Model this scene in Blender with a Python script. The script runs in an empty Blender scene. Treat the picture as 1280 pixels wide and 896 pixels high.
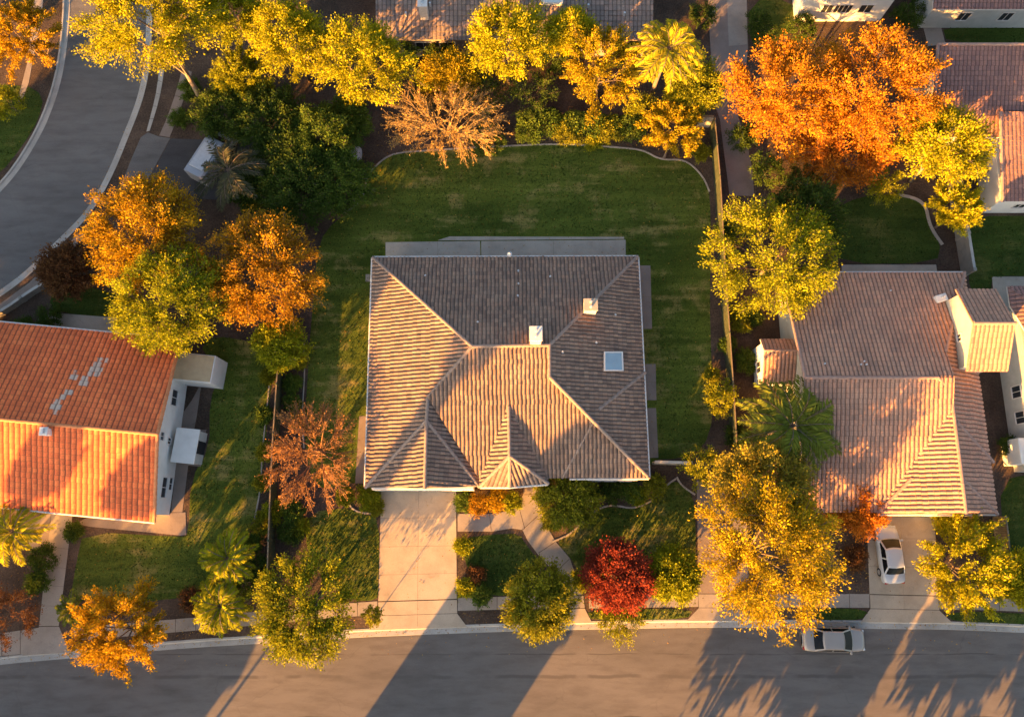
import bpy, bmesh, math, random
import numpy as np
from mathutils import Vector, Matrix
from mathutils.geometry import tessellate_polygon

R = math.radians
random.seed(7)
scene = bpy.context.scene
COL = scene.collection

# ------------------------------------------------------------------ camera model
F_PX, HC, TILT = 950.0, 61.0, R(12.5)
CT, ST = math.cos(TILT), math.sin(TILT)

def G(px, py, z=0.0):
    """photo position (1280 x 896) -> point of the world lying at height z"""
    u, v = (px - 640) / F_PX, (py - 448) / F_PX
    dx, dy, dz = u, -v * CT + ST, -v * ST - CT
    t = (HC - z) / (-dz)
    return Vector((dx * t, dy * t, z))

def MPP(py, z=0.0):
    v = (py - 448) / F_PX
    return (HC - z) / (CT + v * ST) / F_PX

cam = bpy.data.cameras.new('camera')
cam_o = bpy.data.objects.new('camera', cam)
COL.objects.link(cam_o)
cam.sensor_width = 36.0
cam.lens = 36.0 * F_PX / 1280.0
cam.clip_end = 3000
cam_o.location = (0, 0, HC)
cam_o.rotation_euler = (TILT, 0, 0)
scene.camera = cam_o

# ------------------------------------------------------------------ light
SUN_EL, SUN_AZ = R(12.0), R(35.0)      # light travels towards (sin az, cos az)
sd = Vector((math.sin(SUN_AZ) * math.cos(SUN_EL), math.cos(SUN_AZ) * math.cos(SUN_EL), -math.sin(SUN_EL)))
sun = bpy.data.lights.new('sun', 'SUN')
sun.energy = 5.0
sun.angle = R(0.5)
sun.color = (1.0, 0.46, 0.10)
sun_o = bpy.data.objects.new('sun', sun)
sun_o.rotation_euler = sd.to_track_quat('-Z', 'Y').to_euler()
sun_o.location = (-60, -90, 60)
COL.objects.link(sun_o)
w = bpy.data.worlds.new('World')
scene.world = w
w.use_nodes = True
nt = w.node_tree
nt.nodes.clear()
sky = nt.nodes.new('ShaderNodeTexSky')
sky.sky_type = 'NISHITA'
sky.sun_disc = False
sky.sun_elevation = SUN_EL
sky.sun_rotation = R(180 + 35)
sky.air_density = 1.0
sky.dust_density = 2.5
bg = nt.nodes.new('ShaderNodeBackground')
bg.inputs['Strength'].default_value = 0.06
wo = nt.nodes.new('ShaderNodeOutputWorld')
nt.links.new(sky.outputs[0], bg.inputs[0])
nt.links.new(bg.outputs[0], wo.inputs[0])
vs = scene.view_settings
vs.view_transform = 'Standard'
vs.look = 'None'
vs.exposure = 2.85
vs.gamma = 1.0
vs.use_curve_mapping = False
scene.cycles.max_bounces = 6
scene.cycles.transparent_max_bounces = 6

# ------------------------------------------------------------------ materials
class MN:
    """small wrapper round one material's node tree"""
    def __init__(s, name, rough=0.85, spec=0.25):
        s.m = bpy.data.materials.new(name)
        s.m.use_nodes = True
        s.t = s.m.node_tree
        s.b = s.t.nodes['Principled BSDF']
        s.b.inputs['Roughness'].default_value = rough
        s.b.inputs['Specular IOR Level'].default_value = spec
        s.tc = None
    def n(s, typ, **kw):
        nd = s.t.nodes.new(typ)
        for k, v in kw.items():
            setattr(nd, k, v)
        return nd
    def set(s, sock, v):
        if isinstance(v, bpy.types.NodeSocket):
            s.t.links.new(v, sock)
        else:
            if hasattr(sock.default_value, '__len__') and len(sock.default_value) == 4 and len(v) == 3:
                v = (*v, 1)
            sock.default_value = v
    def coord(s, which='Object'):
        if s.tc is None:
            s.tc = s.n('ShaderNodeTexCoord')
        return s.tc.outputs[which]
    def pos(s):
        return s.n('ShaderNodeNewGeometry').outputs['Position']
    def noise(s, scale, detail=4, rough=0.55, vec=None, dist=0.0, stretch=None):
        nd = s.n('ShaderNodeTexNoise')
        v = vec if vec is not None else s.pos()
        if stretch:
            mp = s.n('ShaderNodeMapping')
            s.t.links.new(v, mp.inputs[0])
            mp.inputs['Scale'].default_value = stretch
            v = mp.outputs[0]
        s.t.links.new(v, nd.inputs['Vector'])
        nd.inputs['Scale'].default_value = scale
        nd.inputs['Detail'].default_value = detail
        nd.inputs['Roughness'].default_value = rough
        nd.inputs['Distortion'].default_value = dist
        return nd.outputs['Fac']
    def math(s, op, a, b=0.0, c=0.0, clamp=False):
        nd = s.n('ShaderNodeMath', operation=op)
        nd.use_clamp = clamp
        s.set(nd.inputs[0], a); s.set(nd.inputs[1], b)
        if op in ('MULTIPLY_ADD', 'SMOOTH_MIN', 'COMPARE'):
            s.set(nd.inputs[2], c)
        return nd.outputs[0]
    def ramp(s, fac, stops, interp='LINEAR'):
        nd = s.n('ShaderNodeValToRGB')
        nd.color_ramp.interpolation = interp
        el = nd.color_ramp.elements
        while len(el) < len(stops):
            el.new(0.5)
        for e, (p, c) in zip(el, stops):
            e.position = p
            e.color = (*c, 1) if len(c) == 3 else c
        s.t.links.new(fac, nd.inputs[0])
        return nd.outputs[0]
    def fac(s, f, lo, hi):
        nd = s.n('ShaderNodeMapRange')
        nd.interpolation_type = 'SMOOTHSTEP'
        s.set(nd.inputs[0], f)
        nd.inputs[1].default_value = lo
        nd.inputs[2].default_value = hi
        return nd.outputs[0]
    def mix(s, f, a, b, mode='MIX'):
        nd = s.n('ShaderNodeMix', data_type='RGBA', blend_type=mode)
        s.set(nd.inputs[0], f)
        s.set(nd.inputs[6], a)
        s.set(nd.inputs[7], b)
        return nd.outputs[2]
    def color(s, c):
        s.set(s.b.inputs['Base Color'], c)
        return s
    def bump(s, h, dist=0.05, strength=1.0):
        nd = s.n('ShaderNodeBump')
        nd.inputs['Distance'].default_value = dist
        nd.inputs['Strength'].default_value = strength
        s.t.links.new(h, nd.inputs['Height'])
        s.t.links.new(nd.outputs[0], s.b.inputs['Normal'])
        return s

def m_plain(name, c, rough=0.7, var=0.15, scale=3.0, spec=0.25, metal=0.0, bump=0.0):
    k = MN(name, rough, spec)
    lo = tuple(x * (1 - var) for x in c)
    hi = tuple(min(1, x * (1 + var)) for x in c)
    f = k.noise(scale, 5, 0.6)
    k.color(k.ramp(f, [(0.3, lo), (0.7, hi)]))
    if bump:
        k.bump(f, bump)
    k.b.inputs['Metallic'].default_value = metal
    return k.m

def m_asphalt(name, base, cracks=()):
    k = MN(name, 0.9, 0.2)
    a = k.noise(0.12, 4, 0.6, stretch=(0.5, 1.6, 1))
    b_ = k.noise(38.0, 3, 0.7)
    c = k.noise(1.1, 5, 0.65, stretch=(0.35, 1.4, 1))
    c1 = k.ramp(a, [(0.3, tuple(x * 0.80 for x in base)), (0.7, tuple(x * 1.2 for x in base))])
    c2 = k.mix(k.fac(c, 0.35, 0.75), (1, 1, 1), (0.76, 0.75, 0.74), 'MIX')
    c3 = k.mix(1.0, c1, c2, 'MULTIPLY')
    c4 = k.mix(1.0, c3, k.ramp(b_, [(0.3, (0.72, 0.72, 0.72)), (0.7, (1.25, 1.25, 1.25))]), 'MULTIPLY')
    if cracks:
        sx = k.n('ShaderNodeSeparateXYZ')
        k.t.links.new(k.pos(), sx.inputs[0])
        wob = k.noise(0.16, 6, 0.62, stretch=(1, 0.02, 1))
        for (y0, amp, wd, dark) in cracks:
            off = k.math('MULTIPLY_ADD', k.math('SUBTRACT', wob, 0.5), amp, y0)
            dd = k.math('ABSOLUTE', k.math('SUBTRACT', sx.outputs[1], off))
            br = k.fac(k.noise(0.45, 2, 0.5, stretch=(1, 0.05, 1)), 0.38, 0.55)
            msk = k.math('MULTIPLY', k.math('SUBTRACT', 1.0, k.fac(dd, wd * 0.3, wd)), br)
            c4 = k.mix(msk, c4, tuple(x * dark for x in base))
    vor = k.n('ShaderNodeTexVoronoi', feature='DISTANCE_TO_EDGE')
    mp = k.n('ShaderNodeMapping')
    nz = k.n('ShaderNodeTexNoise'); nz.inputs['Scale'].default_value = 0.8
    k.t.links.new(k.pos(), nz.inputs['Vector'])
    va = k.n('ShaderNodeVectorMath', operation='MULTIPLY_ADD')
    k.t.links.new(nz.outputs['Color'], va.inputs[0]); va.inputs[1].default_value = (1.6, 1.6, 0)
    k.t.links.new(k.pos(), va.inputs[2])
    k.t.links.new(va.outputs[0], mp.inputs[0]); mp.inputs['Scale'].default_value = (0.16, 0.3, 0.2)
    k.t.links.new(mp.outputs[0], vor.inputs['Vector'])
    vor.inputs['Scale'].default_value = 1.0
    hair = k.math('MULTIPLY', k.math('SUBTRACT', 1.0, k.fac(vor.outputs['Distance'], 0.002, 0.008)), k.fac(k.noise(0.2, 3), 0.45, 0.6))
    c4 = k.mix(k.math('MULTIPLY', hair, 0.25), c4, tuple(x * 0.5 for x in base))
    k.color(c4)
    k.bump(b_, 0.012)
    return k.m

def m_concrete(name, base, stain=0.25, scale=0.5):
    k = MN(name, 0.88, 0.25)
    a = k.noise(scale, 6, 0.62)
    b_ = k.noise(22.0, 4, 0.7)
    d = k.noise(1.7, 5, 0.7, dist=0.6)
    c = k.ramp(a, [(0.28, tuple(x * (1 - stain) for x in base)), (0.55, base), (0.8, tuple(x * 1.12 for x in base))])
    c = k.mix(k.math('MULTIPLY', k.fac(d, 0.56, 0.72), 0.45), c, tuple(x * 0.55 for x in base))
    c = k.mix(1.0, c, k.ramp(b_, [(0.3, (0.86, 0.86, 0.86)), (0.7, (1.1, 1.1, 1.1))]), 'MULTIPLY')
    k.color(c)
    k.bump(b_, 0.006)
    return k.m

def m_soil(name, c1, c2, c3):
    k = MN(name, 0.95, 0.1)
    a = k.noise(0.35, 5, 0.65)
    b_ = k.noise(7.0, 6, 0.75)
    c = k.noise(26.0, 3, 0.7)
    col = k.ramp(a, [(0.3, c1), (0.52, c2), (0.72, c3)])
    col = k.mix(1.0, col, k.ramp(b_, [(0.3, (0.5, 0.5, 0.5)), (0.7, (1.45, 1.4, 1.3))]), 'MULTIPLY')
    vor = k.n('ShaderNodeTexVoronoi')
    k.t.links.new(k.pos(), vor.inputs['Vector'])
    vor.inputs['Scale'].default_value = 3.2
    spk = k.math('SUBTRACT', 1.0, k.fac(vor.outputs['Distance'], 0.05, 0.16))
    col = k.mix(k.math('MULTIPLY', spk, 0.35), col, (0.17, 0.12, 0.07))
    k.color(col)
    h = k.math('ADD', b_, k.math('MULTIPLY', c, 0.4))
    k.bump(h, 0.10)
    return k.m

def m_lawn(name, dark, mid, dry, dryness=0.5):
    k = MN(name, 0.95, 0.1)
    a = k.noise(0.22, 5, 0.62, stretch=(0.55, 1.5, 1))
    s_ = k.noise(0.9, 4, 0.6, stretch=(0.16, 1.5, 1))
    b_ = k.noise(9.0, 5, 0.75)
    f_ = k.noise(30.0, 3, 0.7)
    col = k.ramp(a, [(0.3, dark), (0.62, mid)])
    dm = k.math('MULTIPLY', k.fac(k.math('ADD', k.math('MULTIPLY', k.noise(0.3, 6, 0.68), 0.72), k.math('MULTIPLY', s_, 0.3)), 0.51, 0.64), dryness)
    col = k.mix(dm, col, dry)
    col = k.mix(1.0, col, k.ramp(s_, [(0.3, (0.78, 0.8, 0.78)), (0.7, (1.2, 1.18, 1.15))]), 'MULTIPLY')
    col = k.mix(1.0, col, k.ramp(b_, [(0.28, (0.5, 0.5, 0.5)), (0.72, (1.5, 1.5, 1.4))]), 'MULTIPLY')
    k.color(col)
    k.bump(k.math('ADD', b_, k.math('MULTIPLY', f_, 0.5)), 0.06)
    return k.m

def m_tile(name, cols, rough=0.8, moss=0.15, wear=None):
    k = MN(name, rough, 0.3)
    uv = k.coord('UV')
    fl = k.n('ShaderNodeVectorMath', operation='FLOOR')
    k.t.links.new(uv, fl.inputs[0])
    wn = k.n('ShaderNodeTexWhiteNoise', noise_dimensions='2D')
    k.t.links.new(fl.outputs[0], wn.inputs['Vector'])
    n_ = len(cols)
    c = k.ramp(wn.outputs['Value'], [((i + 0.5) / n_, q) for i, q in enumerate(cols)])
    a = k.noise(0.4, 5, 0.65)
    c = k.mix(1.0, c, k.ramp(a, [(0.3, (0.84, 0.82, 0.82)), (0.7, (1.14, 1.14, 1.12))]), 'MULTIPLY')
    g = k.noise(10.0, 5, 0.7)
    c = k.mix(1.0, c, k.ramp(g, [(0.3, (0.7, 0.7, 0.7)), (0.7, (1.2, 1.2, 1.2))]), 'MULTIPLY')
    c = k.mix(k.math('MULTIPLY', k.fac(k.noise(2.3, 4, 0.7), 0.62, 0.74), moss), c, (0.30, 0.26, 0.22))
    if wear:
        at = k.n('ShaderNodeAttribute', attribute_name='wear')
        wf = k.fac(k.math('ADD', at.outputs['Fac'], k.math('MULTIPLY', k.noise(3.2, 5, 0.75), 0.9)), 0.72, 0.95)
        wf = k.math('MULTIPLY', wf, k.fac(at.outputs['Fac'], 0.0, 0.1))
        c = k.mix(wf, c, wear)
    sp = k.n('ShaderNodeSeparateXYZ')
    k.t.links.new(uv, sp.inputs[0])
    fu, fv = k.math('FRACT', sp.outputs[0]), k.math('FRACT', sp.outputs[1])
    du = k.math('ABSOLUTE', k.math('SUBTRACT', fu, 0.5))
    pan_shade = k.math('MULTIPLY', k.fac(du, 0.30, 0.46), k.fac(g, 0.2, 0.5))  # rib valleys darkened in the colour, standing in for shade between tiles
    c = k.mix(k.math('MULTIPLY', pan_shade, 0.62), c, (0.035, 0.028, 0.024))
    lip = k.fac(fv, 0.86, 0.97)  # lower course edges darkened in the colour too, deepening the relief
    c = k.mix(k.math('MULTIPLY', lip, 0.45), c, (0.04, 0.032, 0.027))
    k.color(c)
    k.bump(g, 0.02)
    return k.m

def m_leaf(name, c1, c2, c3, trans=0.3):
    k_ = 1.75 if c2[0] > 0.07 else 1.35
    c1, c2, c3 = [tuple(min(0.8, x * k_) for x in c) for c in (c1, c2, c3)]
    k = MN(name, 0.6, 0.2)
    t = k.t
    at = k.n('ShaderNodeAttribute', attribute_name='tint')
    c = k.ramp(at.outputs['Fac'], [(0.12, c1), (0.5, c2), (0.88, c3)])
    d = k.n('ShaderNodeBsdfDiffuse')
    tr = k.n('ShaderNodeBsdfTranslucent')
    mx = k.n('ShaderNodeMixShader')
    mx.inputs[0].default_value = trans
    t.links.new(c, d.inputs[0]); t.links.new(c, tr.inputs[0])
    t.links.new(d.outputs[0], mx.inputs[1]); t.links.new(tr.outputs[0], mx.inputs[2])
    t.links.new(mx.outputs[0], t.nodes['Material Output'].inputs[0])
    t.nodes.remove(k.b)
    return k.m

def m_bark(name, c):
    k = MN(name, 0.9, 0.15)
    f = k.noise(5.0, 5, 0.7, stretch=(1, 1, 0.25))
    k.color(k.ramp(f, [(0.3, tuple(x * 0.55 for x in c)), (0.7, tuple(x * 1.25 for x in c))]))
    k.bump(f, 0.03)
    return k.m

def m_glass(name, c, rough=0.08, spec=0.5):
    k = MN(name, rough, spec)
    f = k.noise(0.8, 2)
    k.color(k.ramp(f, [(0.3, tuple(x * 0.8 for x in c)), (0.7, c)]))
    return k.m

def m_paint(name, c, rough=0.3, metal=0.0):
    k = MN(name, rough, 0.5)
    f = k.noise(1.5, 4, 0.6)
    k.color(k.ramp(f, [(0.3, tuple(x * 0.93 for x in c)), (0.7, c)]))
    k.b.inputs['Metallic'].default_value = metal
    k.b.inputs['Coat Weight'].default_value = 0.4
    k.b.inputs['Coat Roughness'].default_value = 0.1
    return k.m

M = {}
M['asphalt'] = m_asphalt('asphalt', (0.145, 0.128, 0.116), [(-11.0, 0.7, 0.18, 0.66), (-13.9, 1.0, 0.07, 0.5), (-9.4, 0.5, 0.06, 0.6)])
M['asphalt_side'] = m_asphalt('asphalt side road', (0.130, 0.122, 0.118))
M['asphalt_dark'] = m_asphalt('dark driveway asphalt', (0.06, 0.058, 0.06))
M['concrete'] = m_concrete('pale concrete', (0.40, 0.32, 0.235))
M['concrete_walk'] = m_concrete('pavement concrete', (0.30, 0.25, 0.205))
M['concrete_grey'] = m_concrete('grey patio concrete', (0.39, 0.335, 0.27), 0.25)
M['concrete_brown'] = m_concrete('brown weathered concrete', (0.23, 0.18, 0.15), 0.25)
M['kerb'] = m_concrete('kerb concrete', (0.37, 0.345, 0.31), 0.3)
M['edging'] = m_concrete('lawn edging concrete', (0.34, 0.29, 0.24), 0.3)
M['soil'] = m_soil('mulch and bare soil', (0.045, 0.034, 0.027), (0.085, 0.060, 0.047), (0.13, 0.092, 0.072))
M['ground'] = m_soil('dry ground', (0.06, 0.05, 0.035), (0.09, 0.07, 0.05), (0.12, 0.095, 0.07))
M['lawn'] = m_lawn('lawn', (0.046, 0.070, 0.010), (0.098, 0.126, 0.020), (0.22, 0.18, 0.06), 0.9)
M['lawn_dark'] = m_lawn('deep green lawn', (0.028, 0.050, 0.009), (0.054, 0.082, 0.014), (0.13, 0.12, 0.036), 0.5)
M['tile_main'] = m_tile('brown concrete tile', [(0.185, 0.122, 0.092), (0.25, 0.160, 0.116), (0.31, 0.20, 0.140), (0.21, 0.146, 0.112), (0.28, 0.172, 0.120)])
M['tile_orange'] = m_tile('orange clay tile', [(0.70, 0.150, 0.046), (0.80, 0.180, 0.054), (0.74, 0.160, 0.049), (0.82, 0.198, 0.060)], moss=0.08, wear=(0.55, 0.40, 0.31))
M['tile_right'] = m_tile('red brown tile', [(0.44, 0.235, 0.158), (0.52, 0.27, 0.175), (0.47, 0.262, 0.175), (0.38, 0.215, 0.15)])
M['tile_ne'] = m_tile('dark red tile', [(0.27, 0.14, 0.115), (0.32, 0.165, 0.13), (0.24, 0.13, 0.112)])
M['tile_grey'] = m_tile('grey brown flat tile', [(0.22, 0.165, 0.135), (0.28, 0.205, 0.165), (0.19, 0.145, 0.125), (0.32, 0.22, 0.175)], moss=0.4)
M['cap_main'] = m_plain('ridge cap brown', (0.25, 0.185, 0.15), 0.8, 0.25, 4.0, bump=0.02)
M['cap_orange'] = m_plain('ridge cap orange', (0.50, 0.19, 0.08), 0.8, 0.2, 4.0, bump=0.02)
M['cap_right'] = m_plain('ridge cap red brown', (0.32, 0.20, 0.155), 0.8, 0.2, 4.0, bump=0.02)
M['white_wall'] = m_plain('white stucco', (0.66, 0.64, 0.60), 0.9, 0.08, 1.2, bump=0.01)
M['cream_wall'] = m_plain('cream stucco', (0.55, 0.49, 0.38), 0.9, 0.1, 1.2, bump=0.01)
M['grey_wall'] = m_plain('grey stucco', (0.45, 0.45, 0.42), 0.9, 0.1, 1.2, bump=0.01)
M['tan_top'] = m_plain('tan flat roofing', (0.46, 0.34, 0.20), 0.9, 0.12, 1.6, bump=0.01)
M['trim'] = m_plain('pale trim paint', (0.62, 0.58, 0.54), 0.6, 0.08, 2.0)
M['trim_brown'] = m_plain('brown trim paint', (0.25, 0.19, 0.15), 0.7, 0.12, 2.0)
M['garage'] = m_plain('white garage door paint', (0.74, 0.70, 0.62), 0.5, 0.05, 2.0)
M['glass'] = m_glass('dark window glass', (0.03, 0.035, 0.042))
M['skyglass'] = m_glass('pale blue skylight', (0.30, 0.40, 0.46), 0.15)
M['metal'] = m_plain('galvanised metal', (0.55, 0.56, 0.57), 0.4, 0.1, 5.0, metal=0.3)
M['chimney'] = m_plain('chimney stucco', (0.55, 0.47, 0.40), 0.9, 0.15, 3.0, bump=0.02)
M['dark'] = m_plain('dark opening', (0.02, 0.02, 0.022), 0.9, 0.2, 3.0)
M['block'] = m_concrete('grey block wall', (0.27, 0.245, 0.21), 0.3, 1.0)
M['fence'] = m_plain('mossy green timber', (0.048, 0.056, 0.028), 0.9, 0.3, 2.5, bump=0.02)
M['fence_top'] = m_plain('weathered fence cap', (0.20, 0.15, 0.095), 0.85, 0.2, 2.5, bump=0.01)
M['tyre'] = m_plain('tyre rubber', (0.02, 0.02, 0.02), 0.9, 0.2, 6.0)
M['rim'] = m_plain('alloy rim', (0.5, 0.5, 0.52), 0.3, 0.1, 6.0, metal=0.8)
M['car_white'] = m_paint('white car paint', (0.36, 0.38, 0.42))
M['car_tan'] = m_paint('grey beige car paint', (0.33, 0.285, 0.245), 0.3, 0.3)
M['car_glass'] = m_glass('car glass', (0.006, 0.007, 0.009), 0.2, 0.15)
M['lamp_red'] = m_plain('tail lamp red', (0.35, 0.02, 0.02), 0.3, 0.1)
M['lamp_clear'] = m_plain('head lamp clear', (0.6, 0.6, 0.6), 0.2, 0.1)
M['van_white'] = m_paint('white van paint', (0.36, 0.38, 0.42), 0.35)
M['rock'] = m_plain('pale boulder', (0.36, 0.35, 0.36), 0.9, 0.3, 2.0, bump=0.05)
M['bark'] = m_bark('grey brown bark', (0.17, 0.125, 0.095))
M['bark_pale'] = m_bark('pale bark', (0.26, 0.20, 0.145))
M['twig_red'] = m_bark('red brown twig bark', (0.26, 0.135, 0.07))
M['twig_tan'] = m_bark('tan twig bark', (0.36, 0.24, 0.11))
M['palm_bark'] = m_bark('palm trunk bark', (0.20, 0.15, 0.115))
L = {}
L['yellow'] = m_leaf('yellow leaves', (0.125, 0.118, 0.005), (0.195, 0.178, 0.007), (0.25, 0.222, 0.009))
L['sun'] = m_leaf('sunny golden leaves', (0.14, 0.098, 0.005), (0.215, 0.152, 0.007), (0.275, 0.20, 0.009))
L['lemon'] = m_leaf('lemon leaves', (0.085, 0.092, 0.005), (0.14, 0.145, 0.007), (0.20, 0.195, 0.010))
L['gold'] = m_leaf('golden leaves', (0.16, 0.088, 0.005), (0.24, 0.138, 0.007), (0.30, 0.18, 0.009))
L['orange'] = m_leaf('orange leaves', (0.17, 0.066, 0.006), (0.28, 0.115, 0.008), (0.34, 0.155, 0.011))
L['rust'] = m_leaf('rust orange leaves', (0.14, 0.044, 0.006), (0.24, 0.080, 0.009), (0.30, 0.115, 0.012))
L['amber'] = m_leaf('amber leaves', (0.135, 0.066, 0.006), (0.22, 0.112, 0.008), (0.29, 0.160, 0.012))
L['ygreen'] = m_leaf('yellow green leaves', (0.075, 0.080, 0.006), (0.14, 0.14, 0.008), (0.21, 0.20, 0.011))
L['olive'] = m_leaf('olive leaves', (0.065, 0.068, 0.006), (0.115, 0.112, 0.009), (0.175, 0.165, 0.012))
L['khaki'] = m_leaf('khaki leaves', (0.12, 0.094, 0.012), (0.18, 0.142, 0.017), (0.24, 0.19, 0.022))
L['green'] = m_leaf('green leaves', (0.034, 0.060, 0.010), (0.064, 0.098, 0.015), (0.10, 0.132, 0.020))
L['dark'] = m_leaf('dark green leaves', (0.026, 0.045, 0.009), (0.048, 0.074, 0.013), (0.078, 0.105, 0.018))
L['palm'] = m_leaf('palm fronds', (0.045, 0.055, 0.010), (0.08, 0.092, 0.014), (0.125, 0.135, 0.018))
L['palm_gold'] = m_leaf('golden palm fronds', (0.12, 0.105, 0.008), (0.19, 0.165, 0.010), (0.25, 0.215, 0.014))
L['palm_grey'] = m_leaf('grey green palm fronds', (0.035, 0.036, 0.020), (0.06, 0.060, 0.032), (0.095, 0.088, 0.045))
L['red'] = m_leaf('crimson leaves', (0.075, 0.014, 0.009), (0.145, 0.026, 0.014), (0.22, 0.048, 0.022))
L['darkred'] = m_leaf('dark red leaves', (0.045, 0.020, 0.010), (0.075, 0.034, 0.014), (0.12, 0.058, 0.020))
L['tanbloom'] = m_leaf('tan dry leaves', (0.17, 0.105, 0.030), (0.25, 0.155, 0.042), (0.32, 0.205, 0.055))
L['redbrown'] = m_leaf('red brown dry leaves', (0.13, 0.060, 0.020), (0.20, 0.095, 0.030), (0.27, 0.135, 0.042))
L['grass'] = m_leaf('grass blades', (0.020, 0.036, 0.008), (0.042, 0.058, 0.012), (0.085, 0.080, 0.018), 0.25)
L['litter'] = m_leaf('fallen leaves', (0.10, 0.04, 0.012), (0.18, 0.09, 0.016), (0.24, 0.15, 0.03), 0.1)

# ------------------------------------------------------------------ object helpers
ORG = {}

def tag(o, label=None, cat=None, group=None, kind=None):
    if label: o['label'] = label
    if cat: o['category'] = cat
    if group: o['group'] = group
    if kind: o['kind'] = kind
    return o

def thing(name, label, cat, loc, group=None, rz=0.0):
    o = bpy.data.objects.new(name, None)
    o.empty_display_size = 0.5
    COL.objects.link(o)
    o.location = loc
    o.rotation_euler = (0, 0, rz)
    tag(o, label, cat, group)
    ORG[o.name] = Vector(loc)
    return o

def mesh_obj(name, verts, faces, mat, parent=None, smooth=False, world=True, attrs=None, uvs=None):
    """one mesh object; verts are world points (world=True) or local to the parent thing"""
    me = bpy.data.meshes.new(name)
    if parent is not None and world:
        og = ORG[parent.name]
        verts = [(v[0] - og[0], v[1] - og[1], v[2] - og[2]) for v in verts]
    me.from_pydata([tuple(v) for v in verts], [], [tuple(int(q) for q in f) for f in faces])
    if uvs is not None:
        ul = me.uv_layers.new(name='UVMap')
        ul.data.foreach_set('uv', np.asarray(uvs, np.float32).ravel())
    if attrs:
        for an, arr in attrs.items():
            at = me.attributes.new(an, 'FLOAT', 'FACE')
            at.data.foreach_set('value', np.asarray(arr, np.float32))
    me.materials.append(mat)
    if smooth:
        me.polygons.foreach_set('use_smooth', [True] * len(me.polygons))
    me.update()
    o = bpy.data.objects.new(name, me)
    COL.objects.link(o)
    if parent is not None:
        o.parent = parent
        ORG[o.name] = ORG[parent.name]
    return o

def np_quads(name, V, mat, tint, parent=None):
    """V: (n,4,3) quads, local coordinates"""
    n = len(V)
    me = bpy.data.meshes.new(name)
    me.vertices.add(n * 4)
    me.vertices.foreach_set('co', np.ascontiguousarray(V, np.float32).ravel())
    me.loops.add(n * 4)
    me.loops.foreach_set('vertex_index', np.arange(n * 4, dtype=np.int32))
    me.polygons.add(n)
    me.polygons.foreach_set('loop_start', np.arange(0, n * 4, 4, dtype=np.int32))
    me.polygons.foreach_set('loop_total', np.full(n, 4, np.int32))
    at = me.attributes.new('tint', 'FLOAT', 'FACE')
    at.data.foreach_set('value', np.ascontiguousarray(tint, np.float32))
    me.materials.append(mat)
    me.update(calc_edges=True)
    o = bpy.data.objects.new(name, me)
    COL.objects.link(o)
    if parent is not None:
        o.parent = parent
        ORG[o.name] = ORG[parent.name]
    return o

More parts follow.
